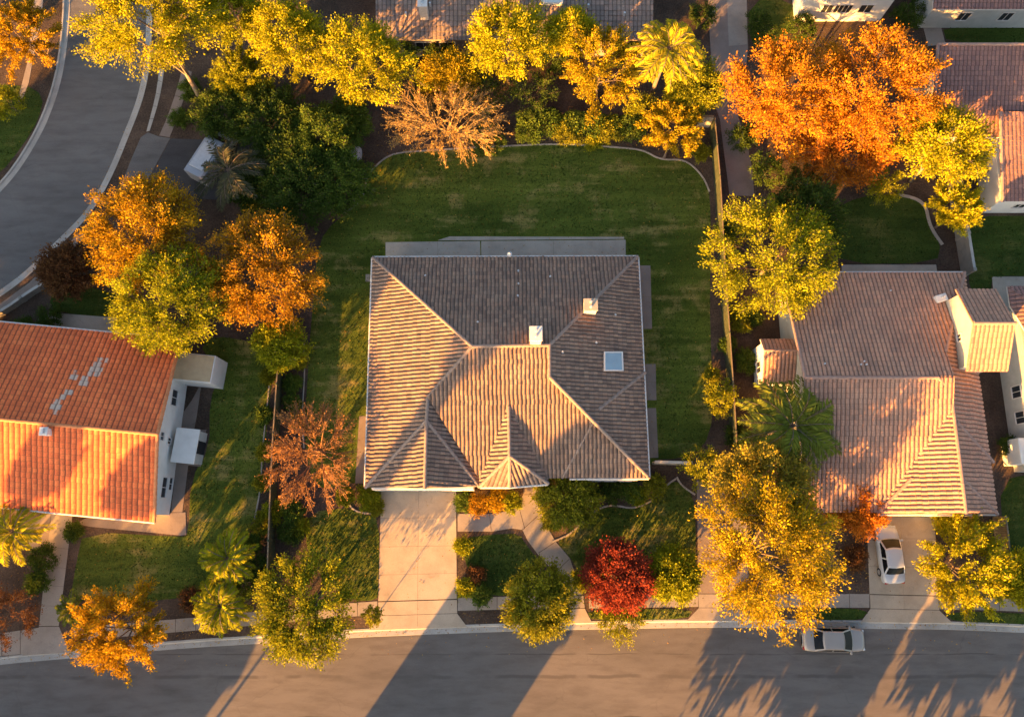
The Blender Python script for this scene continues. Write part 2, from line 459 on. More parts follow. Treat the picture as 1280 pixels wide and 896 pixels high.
class MB:
    """collects shapes into one mesh"""
    def __init__(s):
        s.v, s.f = [], []
    def add(s, vs_, fs_):
        b = len(s.v)
        s.v += [Vector(q) for q in vs_]
        s.f += [tuple(i + b for i in f) for f in fs_]
        return s
    def box(s, c, size, rz=0.0, bev=0.0):
        x, y, z = (q / 2 for q in size)
        rot = Matrix.Rotation(rz, 3, 'Z')
        if bev > 0:
            b = min(bev, x * 0.9, y * 0.9)
            ring = [(x - b, -y), (x, -y + b), (x, y - b), (x - b, y), (-x + b, y), (-x, y - b), (-x, -y + b), (-x + b, -y)]
            ins = [(px * (1 - b / x), py * (1 - b / y)) for px, py in ring]
            vs_ = [(px, py, -z) for px, py in ring] + [(px, py, z - b) for px, py in ring] + [(px, py, z) for px, py in ins]
            fs_ = []
            for k in range(2):
                for i in range(8):
                    j = (i + 1) % 8
                    fs_.append((k * 8 + i, k * 8 + j, k * 8 + 8 + j, k * 8 + 8 + i))
            fs_.append(tuple(range(16, 24)))
            fs_.append(tuple(range(7, -1, -1)))
        else:
            vs_ = [(sx * x, sy * y, sz * z) for sz in (-1, 1) for sx, sy in ((-1, -1), (1, -1), (1, 1), (-1, 1))]
            fs_ = [(3, 2, 1, 0), (4, 5, 6, 7), (0, 1, 5, 4), (1, 2, 6, 5), (2, 3, 7, 6), (3, 0, 4, 7)]
        return s.add([rot @ Vector(q) + Vector(c) for q in vs_], fs_)
    def prism(s, poly, z0, z1):
        """plan polygon extruded; z0, z1 numbers or functions of (x,y)"""
        f0 = z0 if callable(z0) else (lambda x, y: z0)
        f1 = z1 if callable(z1) else (lambda x, y: z1)
        n = len(poly)
        area = sum(poly[i][0] * poly[(i + 1) % n][1] - poly[(i + 1) % n][0] * poly[i][1] for i in range(n))
        if area < 0:
            poly = poly[::-1]
        vs_ = [(p[0], p[1], f0(p[0], p[1])) for p in poly] + [(p[0], p[1], f1(p[0], p[1])) for p in poly]
        tri = tessellate_polygon([[Vector((p[0], p[1], 0)) for p in poly]])
        fs_ = []
        for t in tri:
            a, b, c = t
            cr = (poly[b][0] - poly[a][0]) * (poly[c][1] - poly[a][1]) - (poly[c][0] - poly[a][0]) * (poly[b][1] - poly[a][1])
            if cr < 0:
                a, b, c = a, c, b
            fs_.append((a + n, b + n, c + n)); fs_.append((c, b, a))
        for i in range(n):
            j = (i + 1) % n
            fs_.append((i, j, j + n, i + n))
        return s.add(vs_, fs_)
    def tube(s, pts, radii, sides=6, cap=True):
        pts = [Vector(p) for p in pts]
        n = len(pts)
        if not hasattr(radii, '__len__'):
            radii = [radii] * n
        vs_, fs_ = [], []
        up = Vector((0.13, 0.07, 1)).normalized()
        for i, p in enumerate(pts):
            d = (pts[min(i + 1, n - 1)] - pts[max(i - 1, 0)]).normalized()
            a = d.cross(up)
            if a.length < 0.05:
                a = d.cross(Vector((1, 0, 0)))
            a.normalize()
            b = d.cross(a)
            for k in range(sides):
                t = 2 * math.pi * k / sides
                vs_.append(p + (a * math.cos(t) + b * math.sin(t)) * radii[i])
        for i in range(n - 1):
            for k in range(sides):
                j = (k + 1) % sides
                fs_.append((i * sides + k, i * sides + j, (i + 1) * sides + j, (i + 1) * sides + k))
        if cap:
            fs_.append(tuple(range(sides - 1, -1, -1)))
            fs_.append(tuple((n - 1) * sides + k for k in range(sides)))
        return s.add(vs_, fs_)
    def build(s, name, mat, parent=None, smooth=False, world=True):
        return mesh_obj(name, s.v, s.f, mat, parent, smooth, world)

def P2(lst, z=0.0):
    return [G(x, y, z) for x, y in lst]

def smooth_line(pts, it=2, closed=False):
    pts = [Vector(p) for p in pts]
    for _ in range(it):
        out = []
        n = len(pts)
        rng_ = range(n if closed else n - 1)
        if not closed:
            out.append(pts[0])
        for i in rng_:
            a, b = pts[i], pts[(i + 1) % n]
            out.append(a * 0.75 + b * 0.25); out.append(a * 0.25 + b * 0.75)
        if not closed:
            out.append(pts[-1])
        pts = out
    return pts

def sheet(name, poly, z, mat, thick=0.0, kind='structure'):
    """level ground piece: polygon of world points"""
    mb = MB()
    mb.prism([(p[0], p[1]) for p in poly], z - max(thick, 0.05), z)
    o = mb.build(name, mat)
    o['kind'] = kind
    return o

def sweep(line, prof):
    """prof: (offset to the left of the line, z); returns verts, faces"""
    n = len(line)
    vs_, fs_ = [], []
    k = len(prof)
    for i, p in enumerate(line):
        d = (Vector(line[min(i + 1, n - 1)]) - Vector(line[max(i - 1, 0)]))
        d.z = 0
        d.normalize()
        nrm = Vector((-d.y, d.x, 0))
        for (o_, z_) in prof:
            vs_.append(Vector((p[0], p[1], 0)) + nrm * o_ + Vector((0, 0, z_)))
    for i in range(n - 1):
        for j in range(k - 1):
            fs_.append((i * k + j, i * k + j + 1, (i + 1) * k + j + 1, (i + 1) * k + j))
    return vs_, fs_

def offset(line, d):
    n = len(line)
    out = []
    for i, p in enumerate(line):
        t = Vector(line[min(i + 1, n - 1)]) - Vector(line[max(i - 1, 0)])
        t.z = 0
        t.normalize()
        out.append(Vector((p[0] - t.y * d, p[1] + t.x * d, 0)))
    return out

def slabs(mb, a_line, b_line, step, z, gap=0.018, thick=0.12):
    """paving between two lines, cut into slabs with open joints"""
    def resample(line, n):
        ds = [0]
        for i in range(len(line) - 1):
            ds.append(ds[-1] + (Vector(line[i + 1]) - Vector(line[i])).length)
        out = []
        for k in range(n + 1):
            t = ds[-1] * k / n
            for i in range(len(line) - 1):
                if t <= ds[i + 1] + 1e-9:
                    f = (t - ds[i]) / max(1e-9, ds[i + 1] - ds[i])
                    out.append(Vector(line[i]).lerp(Vector(line[i + 1]), f))
                    break
        return out
    ln = sum((Vector(a_line[i + 1]) - Vector(a_line[i])).length for i in range(len(a_line) - 1))
    n = max(1, round(ln / step))
    A, B = resample(a_line, n), resample(b_line, n)
    for i in range(n):
        g = gap / max(0.2, (A[i + 1] - A[i]).length)
        q = [A[i].lerp(A[i + 1], g), A[i].lerp(A[i + 1], 1 - g), B[i].lerp(B[i + 1], 1 - g), B[i].lerp(B[i + 1], g)]
        mb.prism([(p.x, p.y) for p in q], z - thick, z)

# ------------------------------------------------------------------ ground, roads
ZR = -0.13                                   # road level; the plots lie at 0
S_KERB = [(-700, 912), (-300, 862), (0, 822), (60, 817), (140, 810), (230, 802), (330, 796), (435, 789), (530, 785), (640, 781), (760, 778), (880, 776), (1000, 777), (1120, 778), (1200, 779), (1280, 783), (1500, 790), (2000, 808)]
s_kerb = smooth_line(P2(S_KERB), 2)
SE_KERB = offset(s_kerb, -11.6)              # far side of the street
LR_R = [(188, -420), (190, -150), (189, 0), (187, 60), (184, 90), (179, 115), (171, 140), (158, 172), (145, 205), (128, 240), (108, 271), (82, 297), (62, 316), (40, 338), (18, 356), (-8, 374), (-60, 408), (-300, 545)]
LR_L = [(84, -420), (82, -150), (81, 0), (79, 32), (75, 70), (68, 105), (58, 135), (45, 165), (24, 200), (6, 224), (-20, 250), (-90, 300), (-320, 420)]
lr_r = smooth_line(P2(LR_R), 2)
lr_l = smooth_line(P2(LR_L), 2)

sheet('ground', [(-900, -700), (900, -700), (900, 900), (-900, 900)], -0.30, M['ground'])
sheet('street', offset(s_kerb, 0.02) + offset(s_kerb, -11.6)[::-1], ZR, M['asphalt'])
sheet('road', lr_r + lr_l[::-1], ZR, M['asphalt_side'])
# plots
sheet('soil', [Vector((p.x, p.y, 0)) for p in offset(s_kerb, 0.1)] + [Vector((140, 420, 0)), Vector((-46, 420, 0))] + offset(lr_r, 0.1), -0.004, M['soil'], 0.25)
sheet('soil', offset(lr_l, -0.1) + [Vector((-200, 40, 0)), Vector((-200, 420, 0)), Vector((-70, 420, 0))], -0.004, M['soil'], 0.25)
sheet('soil', offset(s_kerb, -11.7) + [Vector((120, -110, 0)), Vector((-120, -110, 0))], -0.004, M['soil'], 0.25)

def kerb(line, side, wg=0.45):
    """kerb with its gutter pan; side=+1 when the plot is on the left of the line"""
    prof = [(0.16, -0.05), (0.16, 0.012), (0.03, 0.012), (0.0, -0.005), (-0.03, ZR + 0.03), (-0.06, ZR + 0.012), (-wg, ZR + 0.02), (-wg - 0.03, ZR - 0.03)]
    if side < 0:
        prof = [(-o_, z_) for o_, z_ in prof]
    v_, f_ = sweep(line, prof)
    o = mesh_obj('kerb', v_, f_, M['kerb'])
    o['kind'] = 'structure'

kerb(s_kerb, 1)
kerb(SE_KERB, -1)
kerb(lr_r, 1)
kerb(lr_l, -1)

# pavements: street side
def pix_line(lst, it=1):
    return smooth_line(P2(lst), it)

mb = MB()
slabs(mb, pix_line([(92, 785), (160, 778), (215, 774), (300, 766), (400, 756), (472, 751)]), pix_line([(92, 800), (160, 795), (215, 790), (300, 783), (400, 773), (472, 768)]), 1.5, 0.012)
mb.build('pavement', M['concrete_walk'])['kind'] = 'structure'
mb = MB()
slabs(mb, pix_line([(-140, 812), (-60, 800), (49, 784)]), pix_line([(-140, 838), (-60, 828), (49, 815)]), 1.5, 0.012)
mb.build('pavement', M['concrete_walk'])['kind'] = 'structure'
mb = MB()
slabs(mb, pix_line([(572, 747), (640, 745), (720, 744)]), pix_line([(572, 763), (640, 761), (720, 760)]), 1.5, 0.012)
mb.build('pavement', M['concrete_walk'])['kind'] = 'structure'
mb = MB()
slabs(mb, pix_line([(736, 744), (800, 743), (873, 742)]), pix_line([(736, 760), (800, 759), (873, 758)]), 1.5, 0.012)
mb.build('pavement', M['concrete_walk'])['kind'] = 'structure'
mb = MB()
slabs(mb, pix_line([(936, 742), (1000, 742), (1087, 742)]), pix_line([(936, 759), (1000, 759), (1087, 759)]), 1.5, 0.012)
slabs(mb, pix_line([(1174, 745), (1230, 747), (1300, 750), (1400, 754)]), pix_line([(1174, 761), (1230, 762), (1300, 765), (1400, 770)]), 1.5, 0.012)
mb.build('pavement', M['concrete_walk'])['kind'] = 'structure'

def bilin(q, u, v):
    return q[0].lerp(q[1], u).lerp(q[3].lerp(q[2], u), v)

def slab_grid(name, quad, us, vs_, z, mat, gap=0.007):
    mb = MB()
    q = [Vector(p) for p in quad]
    for i in range(len(us) - 1):
        for j in range(len(vs_) - 1):
            w_ = (q[1] - q[0]).length; h_ = (q[3] - q[0]).length
            a, b = us[i] + (gap / w_ if i else 0), us[i + 1] - (gap / w_ if i + 2 < len(us) else 0)
            c, d = vs_[j] + (gap / h_ if j else 0), vs_[j + 1] - (gap / h_ if j + 2 < len(vs_) else 0)
            pp = [bilin(q, a, c), bilin(q, b, c), bilin(q, b, d), bilin(q, a, d)]
            mb.prism([(p.x, p.y) for p in pp], z - 0.1, z)
    o = mb.build(name, mat)
    o['kind'] = 'structure'
    return o

def apron(name, pts, mat, z=0.016):
    o = sheet(name, P2(pts), z, mat, 0.12)
    return o

# main driveway and its apron
slab_grid('driveway', P2([(476.5, 612), (570, 612), (571, 748), (473, 751)]), [0, 0.5, 1], [0, 0.26, 0.52, 0.77, 1], 0.018, M['concrete'])
slab_grid('driveway', P2([(473, 752.2), (571.2, 749.2), (571.5, 766), (472, 769)]), [0, 0.5, 1], [0, 1], 0.017, M['concrete'])
slab_grid('driveway', P2([(472, 769.5), (571.5, 766.5), (584, 783.2), (460, 787.5)]), [0, 0.5, 1], [0, 1], 0.0165, M['concrete'])
# right neighbour's driveway
slab_grid('driveway', P2([(1083, 636), (1168, 636), (1172, 744), (1087, 742)]), [0, 0.5, 1], [0, 0.35, 0.68, 1], 0.018, M['concrete'])
slab_grid('driveway', P2([(1087.5, 743), (1172.5, 745), (1174, 762), (1088, 760)]), [0, 0.5, 1], [0, 1], 0.017, M['concrete'])
slab_grid('driveway', P2([(1088, 760.6), (1174, 762.6), (1191, 778.4), (1076, 777)]), [0, 1], [0, 1], 0.0165, M['concrete'])
# side path of the right plot
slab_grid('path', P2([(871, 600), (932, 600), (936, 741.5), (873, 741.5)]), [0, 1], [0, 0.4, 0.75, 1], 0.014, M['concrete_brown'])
slab_grid('path', P2([(873, 742.3), (936, 742.3), (936, 759), (873.5, 759)]), [0, 0.5, 1], [0, 1], 0.015, M['concrete_walk'])
slab_grid('path', P2([(873.5, 759.5), (936, 759.5), (945, 775.5), (858, 775.6)]), [0, 0.5, 1], [0, 1], 0.0145, M['concrete_walk'])
# front path with its fork
fp = P2([(572, 642), (612, 642), (634, 639), (648, 630), (654, 618), (656, 596), (682, 596), (681, 618), (677, 638), (683, 656), (694, 676), (712, 697), (721, 722), (728, 743), (715, 744.4), (706, 735), (694, 716), (672, 692), (660, 676), (653, 662), (640, 660), (615, 664), (572, 664)])
sheet('path', fp, 0.016, M['concrete_walk'], 0.1)
slab_grid('path', P2([(714, 745), (729, 744), (731, 759.5), (714, 760)]), [0, 1], [0, 1], 0.0155, M['concrete_walk'])
slab_grid('path', P2([(712, 760.8), (731, 760.2), (740, 778), (704, 779)]), [0, 1], [0, 1], 0.0155, M['concrete'])
# joints of the front path: real open grooves are too fine here, thin mortar strips stand in the surface
mb = MB()
for a, b in (((648, 631), (656, 661)), ((655, 618), (681, 618)), ((677, 640), (653, 662)), ((694, 677), (673, 691)), ((712, 698), (694, 715)), ((612, 642), (614, 663))):
    A, B = G(*a), G(*b)
    d = (B - A).normalized(); n_ = Vector((-d.y, d.x, 0)) * 0.018
    mb.prism([(A + n_).xy, (B + n_).xy, (B - n_).xy, (A - n_).xy], 0.0, 0.0195)
mb.build('path_joints', M['soil'])['kind'] = 'structure'
# left neighbour's path
slab_grid('path', P2([(65, 636), (91, 640), (73.5, 782), (49, 782)]), [0, 1], [0, 0.16, 0.33, 0.5, 0.66, 0.83, 1], 0.014, M['concrete_walk'])
slab_grid('path', P2([(49, 783), (74, 783), (87, 815), (28, 819)]), [0, 1], [0, 1], 0.015, M['concrete_walk'])
sheet('path', P2([(30, 655), (64, 640), (60, 684), (38, 686)]), 0.012, M['concrete_brown'], 0.1)
# patio and side slabs of the main house
slab_grid('patio', P2([(482, 303), (600, 301.5), (601, 340), (482, 340)]), [0, 0.55, 1], [0, 1], 0.03, M['concrete_grey'])
slab_grid('patio', P2([(601.5, 301.5), (782, 300), (782, 340), (602, 340)]), [0, 0.5, 1], [0, 1], 0.03, M['concrete_grey'])
sheet('patio', P2([(547, 300.8), (562, 296), (780, 296.5), (780, 299), (600, 300.6)]), 0.06, M['concrete_grey'], 0.12)
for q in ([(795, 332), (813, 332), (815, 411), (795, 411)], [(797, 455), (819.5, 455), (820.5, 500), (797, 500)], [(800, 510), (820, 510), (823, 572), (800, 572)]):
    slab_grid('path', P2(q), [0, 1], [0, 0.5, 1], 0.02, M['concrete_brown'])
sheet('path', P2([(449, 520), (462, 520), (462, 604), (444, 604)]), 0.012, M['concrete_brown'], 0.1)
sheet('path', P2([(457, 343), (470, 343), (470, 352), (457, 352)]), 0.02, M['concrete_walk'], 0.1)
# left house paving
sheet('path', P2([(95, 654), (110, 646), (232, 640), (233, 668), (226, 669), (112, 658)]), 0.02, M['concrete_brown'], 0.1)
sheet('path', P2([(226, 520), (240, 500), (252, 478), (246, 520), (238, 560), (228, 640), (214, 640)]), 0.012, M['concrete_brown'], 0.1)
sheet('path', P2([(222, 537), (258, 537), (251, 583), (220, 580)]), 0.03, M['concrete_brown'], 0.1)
sheet('path', P2([(46, 399), (64, 391), (160, 398), (200, 412), (170, 424), (60, 410)]), 0.012, M['concrete_grey'], 0.1)
# right house paving
sheet('patio', P2([(1052, 331), (1170, 331), (1172, 346), (1052, 346)]), 0.02, M['concrete_grey'], 0.1)
sheet('patio', P2([(1240, 346), (1300, 346), (1300, 420), (1246, 420)]), 0.02, M['concrete_grey'], 0.1)
# lane behind the fence and north paths
lane = P2([(880, -60), (932, -60), (934, 20), (935, 60), (931, 100), (921, 140), (934, 180), (940, 210), (943, 245), (912, 245), (905, 190), (900, 150), (893, 130), (888, 60), (884, 0)])
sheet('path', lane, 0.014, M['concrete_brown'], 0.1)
slab_grid('path', P2([(907, -40), (932, -40), (934, 56), (911, 58)]), [0, 1], [0, 0.5, 1], 0.022, M['concrete_walk'])
slab_grid('path', P2([(1153, 30), (1175, 30), (1182, 56), (1160, 58)]), [0, 1], [0, 1], 0.02, M['concrete_walk'])
sheet('path', P2([(1170, 54), (1280, 58), (1300, 60), (1300, 75), (1170, 70)]), 0.012, M['concrete_walk'], 0.1)
# west pavement beside the side road
mb = MB()
slabs(mb, pix_line([(228, 86), (219, 120), (208, 150), (199, 170)]), pix_line([(240, 90), (230, 124), (221, 150), (212, 172)]), 1.3, 0.014)
mb.build('pavement', M['concrete_brown'])['kind'] = 'structure'
mb = MB()
slabs(mb, pix_line([(199, 85), (196, 115), (187, 150), (183, 165)]), pix_line([(205, 88), (201, 118), (191, 152), (187, 164)]), 1.3, 0.012)
mb.build('kerb', M['kerb'])['kind'] = 'structure'
apron('driveway', [(185, 166), (199, 171), (213, 173), (192, 212), (178, 238), (150, 236), (163, 202), (176, 172)], M['asphalt_side'])
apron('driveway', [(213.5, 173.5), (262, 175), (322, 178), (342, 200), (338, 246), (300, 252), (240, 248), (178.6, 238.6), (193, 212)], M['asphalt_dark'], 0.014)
sheet('path', P2([(110, 290), (100, 302), (72, 330), (40, 362), (-20, 402), (-20, 394), (36, 354), (66, 324), (94, 296)]), 0.014, M['concrete_brown'], 0.1)
sheet('path', P2([(46, -40), (58, -40), (52, 20), (44, 60), (36, 104), (26, 130), (22, 126), (34, 80), (40, 30)]), 0.014, M['concrete_walk'], 0.1)

# ------------------------------------------------------------------ lawns
def inside(poly, x, y):
    n = len(poly)
    r = np.zeros(x.shape, bool)
    for i in range(n):
        x0, y0 = poly[i][0], poly[i][1]
        x1, y1 = poly[(i + 1) % n][0], poly[(i + 1) % n][1]
        if y0 == y1:
            continue
        c = ((y0 > y) != (y1 > y)) & (x < (x1 - x0) * (y - y0) / (y1 - y0) + x0)
        r ^= c
    return r

def scatter(poly, n, rng, holes=()):
    xs = [p[0] for p in poly]; ys = [p[1] for p in poly]
    x = rng.uniform(min(xs), max(xs), n); y = rng.uniform(min(ys), max(ys), n)
    ok = inside(poly, x, y)
    for h in holes:
        ok &= ~inside(h, x, y)
    return x[ok], y[ok]

def blades(name, polys, dens, rng, z=0.006, hh=(0.04, 0.10), holes=(), mat=None, wd=0.05):
    Q, T = [], []
    for poly in polys:
        xs = [p[0] for p in poly]; ys = [p[1] for p in poly]
        n = int((max(xs) - min(xs)) * (max(ys) - min(ys)) * dens)
        x, y = scatter(poly, n, rng, holes)
        n = len(x)
        a = rng.uniform(0, 2 * np.pi, n)
        h = rng.uniform(hh[0], hh[1], n) * (0.7 + 0.6 * (np.sin(x * 0.9) * np.cos(y * 1.1) * 0.5 + 0.5))
        w_ = rng.uniform(0.5, 1.2, n) * wd
        ln = rng.normal(0, 0.05, (n, 2))
        dx, dy = np.cos(a) * w_, np.sin(a) * w_
        q = np.zeros((n, 4, 3))
        q[:, 0] = np.stack([x - dx, y - dy, np.full(n, z)], 1)
        q[:, 1] = np.stack([x + dx, y + dy, np.full(n, z)], 1)
        q[:, 2] = np.stack([x + dx * 0.6 + ln[:, 0], y + dy * 0.6 + ln[:, 1], z + h], 1)
        q[:, 3] = np.stack([x - dx * 0.6 + ln[:, 0], y - dy * 0.6 + ln[:, 1], z + h * 0.85], 1)
        Q.append(q)
        T.append(np.clip(rng.normal(0.45, 0.25, n) + 0.2 * np.sin(x * 0.5 + y * 0.3), 0, 1))
    o = np_quads(name, np.concatenate(Q), mat or L['grass'], np.concatenate(T))
    o['kind'] = 'stuff'
    return o

LAWN = {}
LAWN['back'] = [(438, 263), (457, 223), (470, 207), (482, 197), (497, 191), (540, 188), (600, 184), (640, 182.5), (677, 180.5), (715, 180.5), (780, 185), (805, 188), (825, 200), (852, 199.5), (866, 207), (880, 223), (887, 240), (889, 300), (887, 370), (889, 450), (892, 520), (880, 560), (850, 573), (815, 574), (812, 592), (455, 600), (432, 606), (404, 612), (388, 598), (380, 540), (384, 480), (387, 430), (392, 370), (396, 320), (406, 288)]
LAWN['front_left'] = [(386, 640), (437, 634), (452, 643), (474.5, 645), (473, 738), (471, 750), (440, 751), (392, 712), (381, 672)]
LAWN['front_mid'] = [(578, 672), (617, 668), (648, 666), (660, 684), (683, 712), (690, 742), (600, 745), (592, 722), (580, 700)]
LAWN['front_right'] = [(694, 677), (714, 666), (735, 646), (752, 633), (790, 636), (814, 627), (828, 613), (845, 598), (868, 618), (870, 680), (868, 741), (733, 742), (724, 716), (713, 696)]
LAWN['west'] = [(246, 425), (290, 420), (344, 440), (337, 500), (331, 560), (326, 620), (312, 660), (296, 700), (280, 735), (215, 750), (120, 752), (88, 748), (96, 700), (104, 664), (226, 671), (236, 668), (238, 600), (262, 560), (262, 500), (275, 470)]
LAWN['west_small'] = [(60, 372), (78, 352), (110, 358), (160, 372), (168, 398), (70, 392)]
LAWN['far_west'] = [(-40, 110), (30, 105), (55, 120), (48, 150), (30, 180), (0, 218), (-40, 240)]
LAWN['east'] = [(1040, 262), (1075, 246), (1112, 243), (1140, 246), (1157, 256), (1161, 278), (1176, 304), (1171, 329), (1052, 330), (1036, 300)]
LAWN['north_east'] = [(1214, 270), (1300, 270), (1300, 345), (1240, 345), (1238, 375), (1212, 372), (1210, 300)]
LAWN['right_side'] = [(1250, 600), (1300, 590), (1300, 746), (1262, 744), (1254, 680)]
LAWN['parkway_mid'] = [(733, 761.5), (868, 760), (858, 774.5), (740, 776.5)]
LAWN['parkway_right'] = [(1022, 760), (1086, 760.5), (1076, 776), (1018, 776)]
LAWN['parkway_far'] = [(1178, 763), (1300, 767), (1400, 772), (1400, 786), (1300, 782), (1194, 778)]
LAWN['parkway_path'] = [(642, 763), (710, 761.5), (702, 778), (640, 780)]
LAWN['north'] = [(936, 0), (990, 0), (1000, 30), (960, 60), (938, 60)]
LAWN['north_path'] = [(1178, 32), (1300, 32), (1300, 56), (1184, 55)]
LPOLY = {k: smooth_line(P2(v), 1, True) for k, v in LAWN.items()}
for k in LPOLY:
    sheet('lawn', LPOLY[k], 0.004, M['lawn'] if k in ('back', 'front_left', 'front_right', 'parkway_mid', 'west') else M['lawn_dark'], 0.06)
rng0 = np.random.default_rng(3)
house_hole = [tuple(G(*p).xy) for p in ((470, 330), (790, 330), (800, 590), (462, 600))]
back_holes = [house_hole] + [[tuple(G(*p).xy) for p in q] for q in (((480, 294), (784, 294), (784, 345), (480, 345)), ((790, 330), (815, 330), (817, 413), (790, 413)), ((790, 453), (822, 453), (823, 502), (790, 502)), ((795, 508), (822, 508), (826, 575), (795, 575)), ((440, 518), (465, 518), (465, 610), (440, 610)))]
blades('grass', [LPOLY['back']], 26, rng0, holes=back_holes)
blades('grass', [LPOLY['front_left'], LPOLY['front_right'], LPOLY['front_mid'], LPOLY['parkway_mid'], LPOLY['parkway_path']], 60, rng0, hh=(0.05, 0.12))
blades('grass', [LPOLY['west'], LPOLY['west_small'], LPOLY['far_west']], 26, rng0)
blades('grass', [LPOLY[k] for k in ('east', 'north_east', 'right_side', 'parkway_right', 'parkway_far', 'north', 'north_path')], 26, rng0)

# pale concrete edging along the beds
def edging(pts, wd=0.13, h=0.05):
    line = smooth_line(P2(pts), 2)
    v_, f_ = sweep(line, [(wd / 2, -0.02), (wd / 2 - 0.02, h), (-wd / 2 + 0.02, h), (-wd / 2, -0.02)])
    o = mesh_obj('lawn_edging', v_, f_, M['edging'])
    o['kind'] = 'structure'
edging([(428, 268), (438, 262), (448, 254), (457, 238), (457, 223), (470, 207), (482, 197), (497, 191), (540, 188), (600, 184), (640, 182.5), (677, 180.5), (715, 180.5), (780, 185), (805, 188), (825, 200), (852, 199.5), (866, 207), (880, 223), (887, 240)], 0.16)
edging([(690, 677), (703, 672), (714, 666), (735, 646), (752, 633), (770, 631), (790, 636), (814, 627), (828, 613), (836, 604), (845, 598)], 0.16)
edging([(846, 596), (850, 604), (858, 611), (869, 618)], 0.16)
edging([(436, 630), (442, 637), (452, 641), (474, 642)], 0.14)
edging([(380, 430), (381, 470), (377, 520), (380, 560)], 0.12, 0.03)
edging([(1112, 243), (1140, 246), (1157, 256), (1161, 278), (1168, 292), (1178, 306)], 0.3)
edging([(340, 440), (335, 500), (328, 560), (326, 610), (318, 650)], 0.14, 0.03)

# ------------------------------------------------------------------ roofs
def plane_of(p):
    n = Vector((0, 0, 0))
    for i in range(len(p)):
        a, b = p[i], p[(i + 1) % len(p)]
        n += Vector(((a.y - b.y) * (a.z + b.z), (a.z - b.z) * (a.x + b.x), (a.x - b.x) * (a.y + b.y)))
    n.normalize()
    return n if n.z > 0 else -n

def zplane(a, b, c):
    n = (b - a).cross(c - a)
    if n.z < 0: n = -n
    return lambda x, y: a.z - (n.x * (x - a.x) + n.y * (y - a.y)) / n.z

